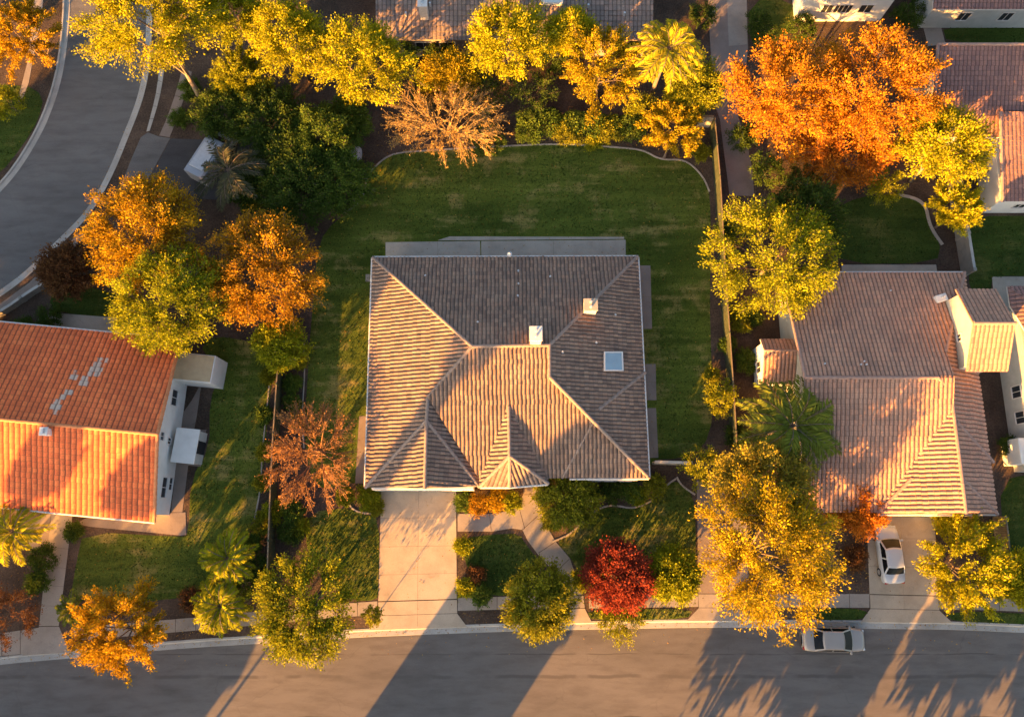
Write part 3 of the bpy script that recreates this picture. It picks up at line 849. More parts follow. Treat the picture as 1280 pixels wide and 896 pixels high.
def tile_facet(P, rib, course, amp, rng, K=6, wear=None, step=0.03, jit=0.008):
    """corrugated tiling over one convex planar facet, clipped to its outline"""
    n = plane_of(P)
    d = Vector((n.x, n.y, 0)).normalized()
    d = Vector((d.x, d.y, -math.hypot(n.x, n.y) / n.z)).normalized()
    a = d.cross(n).normalized()
    o = n * (sum(P, Vector()) / len(P)).dot(n)
    o_mid = sum(P, Vector()) / len(P)
    S = [(p - o).dot(a) for p in P]; T = [(p - o).dot(d) for p in P]
    s0, s1, t0, t1 = (math.floor(min(S) / rib) - 1) * rib, max(S) + rib, (math.floor(min(T) / course) - 1) * course, max(T) + course
    ub, vb_ = round(s0 / rib) + 4000, round(t0 / course) + 4000
    nr = int(math.ceil((s1 - s0) / rib)); nc = int(math.ceil((t1 - t0) / course))
    sidx = np.arange(nr * K + 1)
    s = s0 + sidx * rib / K
    ph = (sidx % K) / K
    prof = amp * np.clip(np.cos(2 * np.pi * (ph - 0.5)) * 0.5 + 0.5, 0, 1) ** 0.5
    J = rng.normal(0, jit, (nc, nr + 1)); SJ = rng.normal(0, 0.012, (nc,)); TJ = rng.normal(0, 0.014, (nc, nr + 1))
    rows, tv, uvv = [], [], []
    ri = np.minimum(sidx // K, nr)
    for c in range(nc):
        ss = s + SJ[c]
        top = prof * 0.85
        bot = prof + step + J[c][ri]
        ta = np.full_like(s, t0 + c * course); tb = t0 + (c + 1) * course + TJ[c][ri]
        rows.append(np.stack([ss, ta, top], 1)); uvv.append(np.stack([ub + sidx / K, np.full_like(s, vb_ + c + 0.02)], 1))
        rows.append(np.stack([ss, tb, bot], 1)); uvv.append(np.stack([ub + sidx / K, np.full_like(s, vb_ + c + 0.98)], 1))
    A = np.array(rows); U = np.array(uvv)                        # (2nc, ns, 3)
    nrw, ns = A.shape[:2]
    cs = (A[:-1, :-1, 0] + A[1:, 1:, 0]) / 2; ctt = (A[:-1, :-1, 1] + A[1:, 1:, 1]) / 2
    keep = np.ones(cs.shape, bool)
    m = len(P)
    cen = (sum(S) / m, sum(T) / m)
    for i in range(m):
        j = (i + 1) % m
        ex, ey = S[j] - S[i], T[j] - T[i]
        ln = math.hypot(ex, ey)
        if ln < 1e-6: continue
        nx, ny = ey / ln, -ex / ln
        if nx * (cen[0] - S[i]) + ny * (cen[1] - T[i]) > 0: nx, ny = -nx, -ny
        keep &= (nx * (cs - S[i]) + ny * (ctt - T[i])) < course * 0.75
    I, Jx = np.nonzero(keep)
    fa = np.stack([I * ns + Jx, (I + 1) * ns + Jx, (I + 1) * ns + Jx + 1, I * ns + Jx + 1], 1)
    used, inv = np.unique(fa, return_inverse=True)
    fa = inv.reshape(fa.shape)
    st = A.reshape(-1, 3)[used]; uv = U.reshape(-1, 2)[used]
    on = np.array(o); an = np.array(a); dn = np.array(d); nn = np.array(n)
    W = on + st[:, :1] * an + st[:, 1:2] * dn + st[:, 2:] * nn
    bm = bmesh.new()
    bv = [bm.verts.new(q) for q in W]
    uvl = bm.loops.layers.uv.new('UVMap')
    for q in fa:
        f = bm.faces.new([bv[k] for k in q])
        for lp, k in zip(f.loops, q):
            lp[uvl].uv = uv[k]
    for i in range(m):
        j = (i + 1) % m
        e = P[j] - P[i]
        if e.length < 1e-4: continue
        out = e.cross(n)
        if out.dot(o_mid - P[i]) > 0: out = -out
        bmesh.ops.bisect_plane(bm, geom=bm.verts[:] + bm.edges[:] + bm.faces[:], plane_co=P[i], plane_no=out.normalized(), clear_outer=True)
    bm.normal_update()
    bm.verts.index_update()
    V = [v.co.copy() for v in bm.verts]
    Fs, UV, WR = [], [], []
    flip = sum(f.normal.dot(n) for f in list(bm.faces)[:50]) < 0
    for f in bm.faces:
        lps = list(f.loops)
        if flip: lps = lps[::-1]
        Fs.append([lp.vert.index for lp in lps])
        UV += [tuple(lp[uvl].uv) for lp in lps]
        WR.append(wear(f.calc_center_median()) if wear else 0.0)
    bm.free()
    return V, Fs, UV, WR

def convex_parts(P):
    n = plane_of(P)
    m = len(P)
    sg = [((P[(i + 1) % m] - P[i]).cross(P[(i + 2) % m] - P[(i + 1) % m])).dot(n) for i in range(m)]
    if all(x > -1e-3 for x in sg) or all(x < 1e-3 for x in sg):
        return [P]
    return [[P[k] for k in t] for t in tessellate_polygon([P])]

def roof(parent, facets, mat, deck_mat, rib=0.34, course=0.42, amp=0.055, seed=1, wear=None, deck=0.15, **kw):
    rng = np.random.default_rng(seed)
    V, Fa, UV, WR = [], [], [], []
    off = 0.0
    for fc0, fc in [(f0, f1) for f0 in facets for f1 in convex_parts(f0)]:
        v, f, u, wr = tile_facet(fc, rib, course, amp, rng, wear=wear, **kw)
        b = len(V)
        V += v
        Fa += [[i + b for i in q] for q in f]
        UV += [(x, y) for x, y in u]
        WR += wr
    o = mesh_obj('roof', V, Fa, mat, parent, attrs={'wear': WR}, uvs=UV)
    mb = MB()
    for fc in facets:
        n = plane_of(fc)
        top = [p - n * 0.012 for p in fc]; bot = [p - Vector((0, 0, deck)) for p in fc]
        m = len(fc)
        up = sum(((top[i].x * top[(i + 1) % m].y - top[(i + 1) % m].x * top[i].y) for i in range(m))) > 0
        if not up:
            top.reverse(); bot.reverse()
        mb.add(top + bot, [tuple(range(m)), tuple(range(2 * m - 1, m - 1, -1))] + [(i, i + m, (i + 1) % m + m, (i + 1) % m) for i in range(m)])
    mb.build('fascia', deck_mat, parent)
    return o

def caps(parent, edges, mat, rad=0.14, seg=0.42, lift=0.035, name='ridge_cap', seed=5):
    rg = random.Random(seed)
    for A, B in edges:
        mb = MB()
        L_ = (B - A).length
        n = max(1, round(L_ / seg))
        d = (B - A).normalized()
        side = d.cross(Vector((0, 0, 1))).normalized()
        up = side.cross(d).normalized()
        for i in range(n):
            p = A + d * (L_ * i / n) + up * (lift + rg.uniform(-0.006, 0.01)); q = A + d * (L_ * (i + 1.12) / n) + up * (lift + 0.02)
            r0, r1 = rad * rg.uniform(1.0, 1.08), rad * 0.9
            ring = [(math.cos(t), math.sin(t)) for t in np.linspace(-0.25, math.pi + 0.25, 8)]
            vs_ = [p + side * c * r0 + up * s_ * r0 * 0.75 for c, s_ in ring] + [q + side * c * r1 + up * s_ * r1 * 0.75 for c, s_ in ring]
            k = len(ring)
            fs_ = [(j, j + 1, j + 1 + k, j + k) for j in range(k - 1)] + [tuple(range(k)), tuple(range(2 * k - 1, k - 1, -1))]
            mb.add(vs_, fs_)
        mb.build(name, mat, parent)

def gutters(parent, edges, mat, out=0.07):
    for A, B in edges:
        MB().tube([A, B], 0.075, 6).build('rain_gutter', mat, parent)

def window(parent, c, nrm, wd, h, mat_frame=None, recess=True):
    """window on a vertical wall: c centre, nrm outward (plan)"""
    n = Vector(nrm).normalized(); a = Vector((-n.y, n.x, 0))
    rz = math.atan2(a.y, a.x)
    f = MB()
    t = 0.07
    for sx in (-1, 1):
        f.box(c + a * sx * (wd / 2 + t / 2) + n * 0.03, (t, 0.06, h + 2 * t), rz)
    f.box(c + Vector((0, 0, h / 2 + t / 2)) + n * 0.03, (wd, 0.06, t), rz)
    f.box(c - Vector((0, 0, h / 2 + t / 2)) + n * 0.05, (wd, 0.10, t), rz)
    f.box(c + n * 0.025, (0.04, 0.04, h), rz)
    fo = f.build('window', mat_frame or M['trim'], parent)
    g = MB()
    g.box(c + n * 0.012, (wd, 0.02, h), rz)
    g.build('pane', M['glass'], fo)
    return fo

def poly_wall(parent, plan, z0, z1, mat, name='wall'):
    mb = MB()
    mb.prism([(p[0], p[1]) for p in plan], z0, z1)
    return mb.build(name, mat, parent)

# ------------------------------------------------------------------ main house
ZE, ZT = 2.9, 5.8
h = thing('house', 'brown tiled hip roofed house in the middle, above the wide concrete driveway', 'house', G(640, 500, 0))
NW, NE, SE, SW = G(466, 322, ZE), G(797, 321, ZE), G(811, 597, ZE), G(457, 609, ZE)
R1, R2 = G(590, 433, ZT), G(687, 431.5, ZT)
R3t = G(687, 471, ZT)
SL = G(600, 600, ZE)
zs = zplane(R1, R2, G(650, 604, ZE))                  # south slope
zw = zplane(NW, SW, R1)                               # west slope
ze = zplane(NE, SE, R2)
def onp(px, py, zf, z=4.0):
    for _ in range(8):
        p = G(px, py, z); z = zf(p.x, p.y)
    return G(px, py, z)
R3t = onp(687, 471, ze)
R3s = Vector((R3t.x, R3t.y, zs(R3t.x, R3t.y)))
A_ = onp(535, 497, zw); B_ = onp(533, 526, zw)
B_ = Vector((B_.x, B_.y, A_.z)); 
Fg = Vector((B_.x, G(533, 610, A_.z).y, A_.z - 0.12))
SWf = Vector((SW.x, SW.y, ZE))
GE = G(599, 608, 2.68)
zge = zplane(A_, B_, GE)
Vg = onp(604, 574, zge)
C_ = onp(636, 508, zs); D_ = G(637, 570, C_.z)
EL, ER = G(600, 608, 3.0), G(685, 604, 3.0)
F2 = G(637, 608, 3.45)
VL = onp(600, 568, zplane(C_, D_, EL)); VR = onp(684, 560, zplane(C_, D_, ER))
J_ = onp(742, 527, zs); V2 = onp(703, 597, zs); SL = onp(600, 600, zs); Sa = onp(545, 560, zs)
V2z = onp(712, 597.5, zs)
facets = [
    [NW, NE, R2, R1],
    [NE, SE, R3t, R2],
    [R1, R2, R3s, J_, V2, SL, Vector((A_.x, A_.y, zs(A_.x, A_.y)))],
    [NW, R1, Vector((A_.x, A_.y, zw(A_.x, A_.y))), Vector((B_.x, B_.y, zw(B_.x, B_.y))), SW],
    [A_, Vg, GE, B_],
    [B_, Fg, SWf], [B_, GE, Fg],
    [C_, D_, EL, VL], [C_, VR, ER, D_],
    [D_, F2, EL], [D_, ER, F2],
    [J_, Vector((SE.x, SE.y, zs(SE.x, SE.y))), V2],
]
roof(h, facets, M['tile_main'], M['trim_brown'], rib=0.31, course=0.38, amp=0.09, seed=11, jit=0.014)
# narrow step wall where the east slope stands above the south slope
mb = MB()
SEs = Vector((SE.x, SE.y, SE.z - 0.02))
dn = Vector((0, 0, 0.2))
off3 = Vector((-0.03, -0.03, 0))
mb.add([R2 + off3, R3t + off3, R3s - dn + off3, Vector((R2.x, R2.y, R2.z - 0.2)) + off3, SE + off3, SEs - dn + off3], [(0, 3, 2, 1), (1, 2, 5, 4)])
mb.build('step_flashing', M['cap_main'], h)
Es = onp(806, 466, ze); Ej = onp(748, 512, ze)
caps(h, [(NW, R1), (NE, R2), (R1, R2), (R2, R3t), (R3t, SE), (R1, A_), (A_, B_), (B_, Fg), (B_, SWf), (B_, GE), (C_, D_), (D_, EL), (D_, ER), (D_, F2), (Ej, Es)], M['cap_main'])
caps(h, [(A_, Vg), (C_, VR), (J_, V2), (C_, VL)], M['cap_main'], rad=0.09, lift=0.03, name='valley_tiles')
gutters(h, [(NW + Vector((-0.03, 0.07, -0.03)), NE + Vector((0.05, 0.07, -0.03))), (NE + Vector((0.07, 0, -0.03)), SE + Vector((0.07, -0.02, -0.03))), (NW + Vector((-0.07, 0, -0.03)), SW + Vector((-0.07, 0, -0.03))), (V2z + Vector((0, -0.07, -0.05)), Vector((SE.x, SE.y - 0.07, SE.z - 0.05))), (EL + Vector((0, -0.08, -0.04)), F2 + Vector((0, -0.08, -0.04))), (F2 + Vector((0, -0.08, -0.04)), ER + Vector((0, -0.08, -0.04)))], M['trim'])
ov = 0.5
GWy = SW.y + 0.42
wall_plan = [(NW.x + ov, NW.y - ov), (NE.x - ov, NE.y - ov), (SE.x - ov, SE.y + ov), (V2.x + 0.3, SE.y + ov), (V2.x + 0.3, GWy + 1.8), (ER.x - 0.3, GWy + 1.8), (ER.x - 0.3, GWy + 1.2), (GE.x - 0.85, GWy + 1.2), (GE.x - 0.85, GWy), (SW.x + ov, GWy)]
poly_wall(h, wall_plan, 0, ZE - 0.02, M['cream_wall'])
# gable end above the garage
mb = MB()
gx0, gx1 = SW.x + ov, GE.x - 0.85
mb.add([(gx0, GWy - 0.004, ZE - 0.05), (gx1, GWy - 0.004, ZE - 0.05), (gx1, GWy - 0.004, ZE + 0.02), (Fg.x, GWy - 0.004, Fg.z - 0.22), (gx0, GWy - 0.004, ZE + 0.02)], [(0, 1, 2, 3, 4)])
mb.build('gable_wall', M['cream_wall'], h)
# garage front projecting to just under the eave, with its door
gy = SW.y - 0.16
gd0, gd1 = G(481, 614, 0).x, G(566, 614, 0).x
mb = MB()
for x0, x1 in ((SW.x + 0.42, gd0), (gd1, GE.x - 0.45)):
    mb.prism([(x0, gy), (x1, gy), (x1, GWy), (x0, GWy)], 0, ZE - 0.22)
mb.prism([(gd0, gy), (gd1, gy), (gd1, GWy), (gd0, GWy)], 2.35, ZE - 0.22)
mb.build('garage_front', M['white_wall'], h)
mb = MB()
for r in range(4):
    mb.box(((gd0 + gd1) / 2, gy + 0.06, 0.06 + r * 0.575 + 0.28), (gd1 - gd0, 0.05, 0.56), 0, 0.015)
    for c in range(6):
        mb.box((gd0 + (c + 0.5) * (gd1 - gd0) / 6, gy + 0.03, 0.06 + r * 0.575 + 0.28), ((gd1 - gd0) / 6 - 0.22, 0.02, 0.34))
gd = mb.build('garage_door', M['garage'], h)
MB().box(((gd0 + gd1) / 2, gy + 0.015, 0.5), (0.2, 0.03, 0.05)).build('handle', M['metal'], gd)
# bay window at the south east with pale frame
wy = SE.y + ov
bx0, bx1 = G(735, 597, 2).x, G(795, 597, 2).x
mb = MB()
mb.prism([(bx0, wy - 0.62), (bx1, wy - 0.62), (bx1, wy + 0.01), (bx0, wy + 0.01)], 0, 0.85)
mb.prism([(bx0 - 0.06, wy - 0.68), (bx1 + 0.06, wy - 0.68), (bx1 + 0.06, wy + 0.01), (bx0 - 0.06, wy + 0.01)], 2.3, 2.42)
mb.build('bay', M['trim'], h)
for k in range(3):
    xx = bx0 + (k + 0.5) * (bx1 - bx0) / 3
    window(h, Vector((xx, wy - 0.58, 1.58)), (0, -1, 0), (bx1 - bx0) / 3 - 0.25, 1.3)
window(h, Vector((NE.x - ov, G(800, 370, 1.5).y, 1.6)), (1, 0, 0), 1.6, 1.1)
window(h, Vector((NE.x - ov, G(800, 500, 1.5).y, 1.6)), (1, 0, 0), 1.2, 1.1)
# entry door
dx = G(668, 600, 1).x
mb = MB().box((dx, GWy + 1.14, 1.05), (1.0, 0.08, 2.1), 0, 0.02)
dr = mb.build('door', M['trim_brown'], h)
MB().box((dx + 0.38, GWy + 1.08, 1.0), (0.05, 0.06, 0.16)).build('handle', M['metal'], dr)
for x in (EL.x + 0.45, ER.x - 0.45):
    MB().box((x, EL.y + 0.5, 1.4), (0.35, 0.35, 2.8), 0, 0.03).build('porch_post', M['cream_wall'], h)

def chimney(parent, px, py, z0, z1, wx, wy_, mat, cap=True, capm=None):
    c = G(px, py, z1)
    mb = MB()
    mb.box((c.x, c.y, (z0 + z1) / 2), (wx, wy_, z1 - z0), 0, 0.03)
    ch = mb.build('chimney', mat, parent)
    if cap:
        k = MB()
        k.box((c.x, c.y, z1 + 0.05), (wx + 0.12, wy_ + 0.12, 0.09), 0, 0.02)
        k.build('chimney_cap', capm or M['trim'], ch)
        for s_ in (-0.22, 0.22):
            MB().tube([(c.x, c.y + s_ * wy_, z1 + 0.09), (c.x, c.y + s_ * wy_, z1 + 0.26)], 0.1, 8).build('flue', M['metal'], ch)
    return ch
chimney(h, 670, 417, 4.8, 7.25, 0.82, 1.0, M['chimney'])
chimney(h, 738.5, 381, 3.6, 5.75, 0.95, 0.85, M['chimney'], True, M['concrete_grey'])
# skylight
sk = G(766, 452, 0)
n_e = plane_of(facets[1])
Ps = [onp(*q, ze) + n_e * 0.12 for q in ((754, 440), (777, 440), (778, 464), (754, 464))]
mb = MB()
for i in range(4):
    a, b = Ps[i], Ps[(i + 1) % 4]
    cen = sum(Ps, Vector()) / 4
    ia, ib = a.lerp(cen, 0.13), b.lerp(cen, 0.13)
    up = n_e * 0.09; dn_ = n_e * 0.2
    mb.add([a - dn_, b - dn_, a + up, b + up, ia + up, ib + up, ia - dn_, ib - dn_], [(0, 1, 3, 2), (2, 3, 5, 4), (4, 5, 7, 6)])
so = mb.build('skylight', M['trim'], h)
cen = sum(Ps, Vector()) / 4
MB().add([p.lerp(cen, 0.12) + n_e * 0.05 for p in Ps], [(0, 1, 2, 3)]).build('pane', M['skyglass'], so)
# plumbing vents and a turbine vent on the roof
for px, py in ((648, 339), (648, 355), (647, 370), (688, 346), (703, 440), (745, 428), (769, 394), (532, 345), (597, 403)):
    zf = zplane(NW, NE, R1) if py < 400 and px < 740 else ze
    if px == 597: zf = zplane(NW, NE, R1)
    p = onp(px, py, zf)
    MB().tube([p - Vector((0, 0, 0.1)), p + Vector((0, 0, 0.24))], 0.055, 8).tube([p + Vector((0, 0, 0.02)), p + Vector((0, 0, 0.1))], [0.13, 0.06], 8).build('vent_pipe', M['metal'], h)
p = G(637, 320.5, ZE + 0.1)
mb = MB().tube([p, p + Vector((0, 0, 0.55))], 0.06, 8).tube([p + Vector((0, 0, 0.4)), p + Vector((0, 0, 0.55)), p + Vector((0, 0, 0.72))], [0.14, 0.2, 0.03], 10)
mb.build('vent_pipe', M['trim'], h)

# ------------------------------------------------------------------ left house: gable, orange tiles
h2 = thing('house', 'white gabled house with bright orange clay tile roof, at the left edge', 'house', G(100, 540, 0))
z2e, z2t = 3.3, 5.7
n0, n1 = G(-64, 396.8, z2e), G(226, 424.5, z2e)
r0, r1 = G(-70, 517.5, z2t), G(197, 543, z2t)
s0, s1 = G(-64, 627, z2e), G(193, 652, z2e)
def wear2(c):
    for px, py, rr in ((70, 508, .9), (78, 498, .6), (86, 490, .7), (92, 470, .7), (105, 477, .8), (112, 470, .6), (120, 462, 1.0), (124, 455, .8), (130, 450, .7)):
        g = G(px, py, c.z)
        d_ = (g - c).length
        if d_ < rr * 0.62: return 0.95 * min(1.0, (rr * 0.62 - d_) * 3.2)
    return 0.0
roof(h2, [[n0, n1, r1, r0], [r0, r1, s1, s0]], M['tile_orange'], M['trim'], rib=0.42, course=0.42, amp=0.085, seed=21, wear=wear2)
caps(h2, [(r0, r1), (n1, r1), (s1, r1)], M['cap_orange'])
gutters(h2, [(n0 + Vector((0, 0.07, -0.05)), n1 + Vector((0, 0.07, -0.05))), (s0 + Vector((0, -0.07, -0.05)), s1 + Vector((0, -0.07, -0.05)))], M['trim'])
ax = (n1 - n0).normalized(); ay = Vector((-ax.y, ax.x, 0))
ax.z = 0
def lp(p, dx_, dy_): return p + ax * dx_ + ay * dy_
q = [lp(n1, -0.45, -0.5), lp(s1, -0.45, 0.5), lp(s0, 1, 0.5), lp(n0, 1, -0.5)]
poly_wall(h2, q, 0, z2e - 0.02, M['white_wall'])
rm = r1 + ax * (-0.46)
mb = MB()
e1, e2 = q[0] + ax * 0.003, q[1] + ax * 0.003
mb.add([Vector((e1.x, e1.y, z2e - 0.06)), Vector((e1.x, e1.y, z2e + 0.05)), Vector((rm.x + 0.004, rm.y, z2t - 0.2)), Vector((e2.x, e2.y, z2e + 0.05)), Vector((e2.x, e2.y, z2e - 0.06))], [(0, 1, 2, 3, 4)])
mb.build('gable_wall', M['white_wall'], h2)
ew = (e1 - e2); ew.z = 0; ew.normalize()
wn2 = Vector((ew.y, -ew.x, 0))
def onwall(px, py):
    """point on the east wall under a photo position"""
    nrm = wn2
    c0 = Vector((0, 0, HC)); g = G(px, py, 0); d = g - c0
    t = (e1 - c0).dot(nrm) / d.dot(nrm)
    return c0 + d * t
for px, py, wd, hh in ((217.5, 497, 1.2, 0.9), (204.5, 609, 1.5, 0.75), (202, 545, 0.6, 0.5), (211, 551, 0.45, 0.5), (217, 605, 0.9, 0.5)):
    c = onwall(px, py)
    window(h2, Vector((c.x, c.y, max(0.6, c.z))), wn2, wd, hh)
# tan flat-roofed bay on the east wall
bc = G(252, 459, 2.7)
t_ = math.atan2(ax.y, ax.x)
mb = MB().box((bc.x - 0.7, bc.y, 1.32), (3.2, 2.2, 2.64), t_, 0.02)
ch = mb.build('side_bay', M['white_wall'], h2)
MB().box((bc.x - 0.7, bc.y, 2.67), (3.05, 2.06, 0.07), t_, 0.01).build('flat_roof', M['tan_top'], ch)
chimney(h2, 55, 539, 4.6, 6.1, 0.5, 0.5, M['white_wall'], True)
MB().box(G(57, 638, 1.5) + Vector((0, 0.6, 0)), (0.25, 0.25, 3.0)).build('porch_post', M['white_wall'], h2)
MB().box(G(99, 645, 1.5) + Vector((0, 0.6, 0)), (0.25, 0.25, 3.0)).build('porch_post', M['white_wall'], h2)
# shed against the wall
sc = G(232, 557, 1.75)
sh = thing('shed', 'small white flat-roofed shed against the orange roofed house', 'shed', (sc.x, sc.y, 0.03))
MB().box((sc.x, sc.y, 0.88), (1.65, 2.5, 1.70), t_, 0.02).build('wall', M['grey_wall'], sh)
MB().box((sc.x, sc.y, 1.79), (1.85, 2.7, 0.11), t_, 0.02).build('roof', M['white_wall'], sh)
dd_ = MB().box(Vector((sc.x, sc.y, 0.85)) + Vector((math.cos(t_), math.sin(t_), 0)) * 0.85, (0.04, 1.0, 1.5), t_).build('door', M['dark'], sh)

# ------------------------------------------------------------------ right house with tower and annexe
h3 = thing('house', 'pale house with red brown tile roof and small upper storey, right of the middle house', 'house', G(1110, 520, 0))
z3e, z3t = 2.9, 5.7
n0, n1 = G(985, 341, z3e), G(1208, 341, z3e)
w0, w1 = G(1006, 472, z3t), G(1172, 472, z3t)
e0, e1_ = G(1232, 462, z3e), G(1246, 642, z3e)
zn3 = zplane(n0, n1, w0)
sw3 = G(1010, 640, z3e)
sw3 = Vector((w0.x, sw3.y, z3e)); n0 = Vector((w0.x, n0.y, z3e))
zs3 = zplane(w0, w1, sw3)
rr0, rr1 = G(1191, 486, 5.05), G(1199, 598, 5.05)
rx = (rr0.x + rr1.x) / 2
rr0.x = rx; rr1.x = rx
gs_w = G(1096, 642, z3e)
ze3 = zplane(rr0, rr1, Vector((e1_.x, e1_.y, z3e)))
zw3 = zplane(rr0, rr1, Vector((gs_w.x, gs_w.y, z3e)))
vb = onp(1097, 584, zw3); vt = onp(1191, 492, zw3)
ne3 = Vector((e1_.x, n1.y, z3e))
rN = Vector((rx, w0.y, 0)); 
pk = Vector((rx, w0.y + 0.2, zn3(rx, w0.y + 0.2)))
yq = n0.y + (w0.y - n0.y) * (5.05 - z3e) / (z3t - z3e)
NEc = Vector((e1_.x, n0.y, z3e)); rN = Vector((rx, yq, 5.05))
rrS = Vector((rx, e1_.y, 5.05))
f3 = [
    [n0, NEc, rN, Vector((rx, w1.y, z3t)), w0],
    [w0, Vector((rx, w1.y, z3t)), Vector((rx, vb.y, zs3(rx, vb.y))), Vector((vb.x, sw3.y, z3e)), sw3],
    [Vector((rx, w1.y + 0.6, 5.05)), rrS, Vector((gs_w.x, gs_w.y, z3e)), Vector((gs_w.x, vb.y, zw3(gs_w.x, vb.y)))],
    [rN, NEc, Vector((e1_.x, e1_.y, z3e)), rrS],
]
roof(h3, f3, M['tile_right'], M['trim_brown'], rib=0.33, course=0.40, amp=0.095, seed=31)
hx = onp(1097, 641, zw3); hy = onp(1139, 598, zw3)
j0 = onp(1195, 527, ze3); j1 = onp(1241, 577, ze3)
caps(h3, [(w0, w1), (w1, Vector((rx, w1.y - 1.0, 5.2))), (rN, NEc), (Vector((rx, w1.y - 0.9, 5.05)), rrS), (rr1, Vector((e1_.x, e1_.y, z3e))), (hx, hy), (j0, j1), (n0, w0)], M['cap_right'])
gutters(h3, [(n0 + Vector((0, 0.07, -0.05)), NEc + Vector((0, 0.07, -0.05))), (Vector((gs_w.x, gs_w.y - 0.07, z3e - 0.05)), Vector((e1_.x, e1_.y - 0.07, z3e - 0.05)))], M['trim'])
W3 = [(n0.x + 0.5, n0.y - 0.5), (e1_.x - 0.5, n0.y - 0.5), (e1_.x - 0.5, e1_.y + 0.5), (gs_w.x + 0.5, e1_.y + 0.5), (gs_w.x + 0.5, sw3.y + 0.5), (n0.x + 0.5, sw3.y + 0.5)]
poly_wall(h3, W3, 0, z3e - 0.02, M['cream_wall'])
mb = MB()
xw = n0.x + 0.496
mb.add([(xw, n0.y - 0.5, z3e - 0.06), (xw, n0.y - 0.5, z3e + 0.05), (xw, w0.y, z3t - 0.2), (xw, sw3.y + 0.5, z3e + 0.05), (xw, sw3.y + 0.5, z3e - 0.06)], [(0, 4, 3, 2, 1)])
mb.build('gable_wall', M['cream_wall'], h3)
yg3 = e1_.y + 0.496
MB().add([(gs_w.x + 0.5, yg3, z3e - 0.05), (e1_.x - 0.5, yg3, z3e - 0.05), (e1_.x - 0.5, yg3, z3e + 0.05), (rx, yg3, 4.85), (gs_w.x + 0.5, yg3, z3e + 0.05)], [(0, 1, 2, 3, 4)]).build('gable_wall', M['cream_wall'], h3)
# garage door and pier
gy3 = e1_.y + 0.2
g0, g1 = G(1092, 645, 1).x + 0.3, G(1160, 645, 1).x
mb = MB()
for r in range(4):
    mb.box(((g0 + g1) / 2, gy3 + 0.06, 0.06 + r * 0.55 + 0.27), (g1 - g0, 0.05, 0.53), 0, 0.015)
mb.build('garage_door', M['garage'], h3)
mb = MB()
mb.prism([(g1 + 0.02, gy3 - 0.35), (G(1206, 645, 1).x, gy3 - 0.35), (G(1206, 645, 1).x, gy3 + 0.35), (g1 + 0.02, gy3 + 0.35)], 0, z3e - 0.25)
mb.build('garage_front', M['white_wall'], h3)
# upper storey with its own gable roof
zu, zut = 5.7, 7.3
T1 = G(1195, 362, zu); T2 = G(1243, 361, zu); T3 = G(1261, 464, zu); T4 = G(1208, 464, zu)
tx0 = (T1.x + T4.x) / 2; tx1 = (T2.x + T3.x) / 2; ty0 = (T3.y + T4.y) / 2; ty1 = (T1.y + T2.y) / 2
ym = G(1240, 404, zut).y
tn = [Vector((tx0, ty1, zu)), Vector((tx1, ty1, zu)), Vector((tx1, ym, zut)), Vector((tx0, ym, zut))]
ts = [Vector((tx0, ym, zut)), Vector((tx1, ym, zut)), Vector((tx1, ty0, zu)), Vector((tx0, ty0, zu))]
up_ = poly_wall(h3, [(tx0 + 0.25, ty0 + 0.45), (tx1 - 0.3, ty0 + 0.45), (tx1 - 0.3, ty1 - 0.4), (tx0 + 0.25, ty1 - 0.4)], 2.6, zu + 0.06, M['cream_wall'], 'upper_storey')
V, Fa, UV, WR = [], [], [], []
rngt = np.random.default_rng(9)
for fc in (tn, ts):
    v_, f_, u_, w_ = tile_facet(fc, 0.33, 0.40, 0.055, rngt)
    b = len(V); V += v_; Fa += [[i + b for i in q_] for q_ in f_]; UV += [(x + 50 * b, y) for x, y in u_]
mesh_obj('upper_roof', V, Fa, M['tile_right'], up_, uvs=UV)
mb = MB()
for fc in (tn, ts):
    mb.add([p - Vector((0, 0, 0.015)) for p in fc] + [p - Vector((0, 0, 0.14)) for p in fc], [(0, 3, 2, 1), (4, 5, 6, 7), (0, 1, 5, 4), (1, 2, 6, 5), (2, 3, 7, 6), (3, 0, 4, 7)])
mb.build('fascia', M['cap_right'], up_)
caps(h3, [(tn[3], tn[2])], M['cap_right'], name='upper_ridge_cap')
mb = MB()
for xg in (tx0 + 0.246, tx1 - 0.296):
    mb.add([(xg, ty0 + 0.45, zu), (xg, ty1 - 0.4, zu), (xg, ym, zut - 0.12)], [(0, 1, 2)])
mb.build('gable_wall', M['cream_wall'], h3)
window(h3, Vector((tx0 + 0.25, ym - 0.5, 5.0)), (-1, 0, 0), 0.5, 0.45)
# west annexe
za, zat = 2.75, 3.45
a0, a1 = G(949, 424, za), G(1003, 424, za)
b0, b1 = G(955, 438, zat), G(1010, 438, zat)
c0_, c1_ = G(950, 482, za - 0.3), G(1002, 480, za - 0.3)
for p in (a0, b0, c0_): p.x = b0.x
for p in (a1, b1, c1_): p.x = n0.x + 0.45
c0_.y = c1_.y
an = poly_wall(h3, [(a0.x + 0.2, a0.y - 0.25), (a1.x, a0.y - 0.25), (a1.x, c0_.y + 0.3), (a0.x + 0.2, c0_.y + 0.3)], 0, za - 0.28, M['white_wall'], 'annexe')
V, Fa, UV = [], [], []
for fc in ([a0, a1, b1, b0], [b0, b1, c1_, c0_]):
    v_, f_, u_, w_ = tile_facet(fc, 0.30, 0.36, 0.055, rngt)
    b = len(V); V += v_; Fa += [[i + b for i in q_] for q_ in f_]; UV += [(x + 50 * b, y) for x, y in u_]
mesh_obj('annexe_roof', V, Fa, M['tile_right'], an, uvs=UV)
mb = MB()
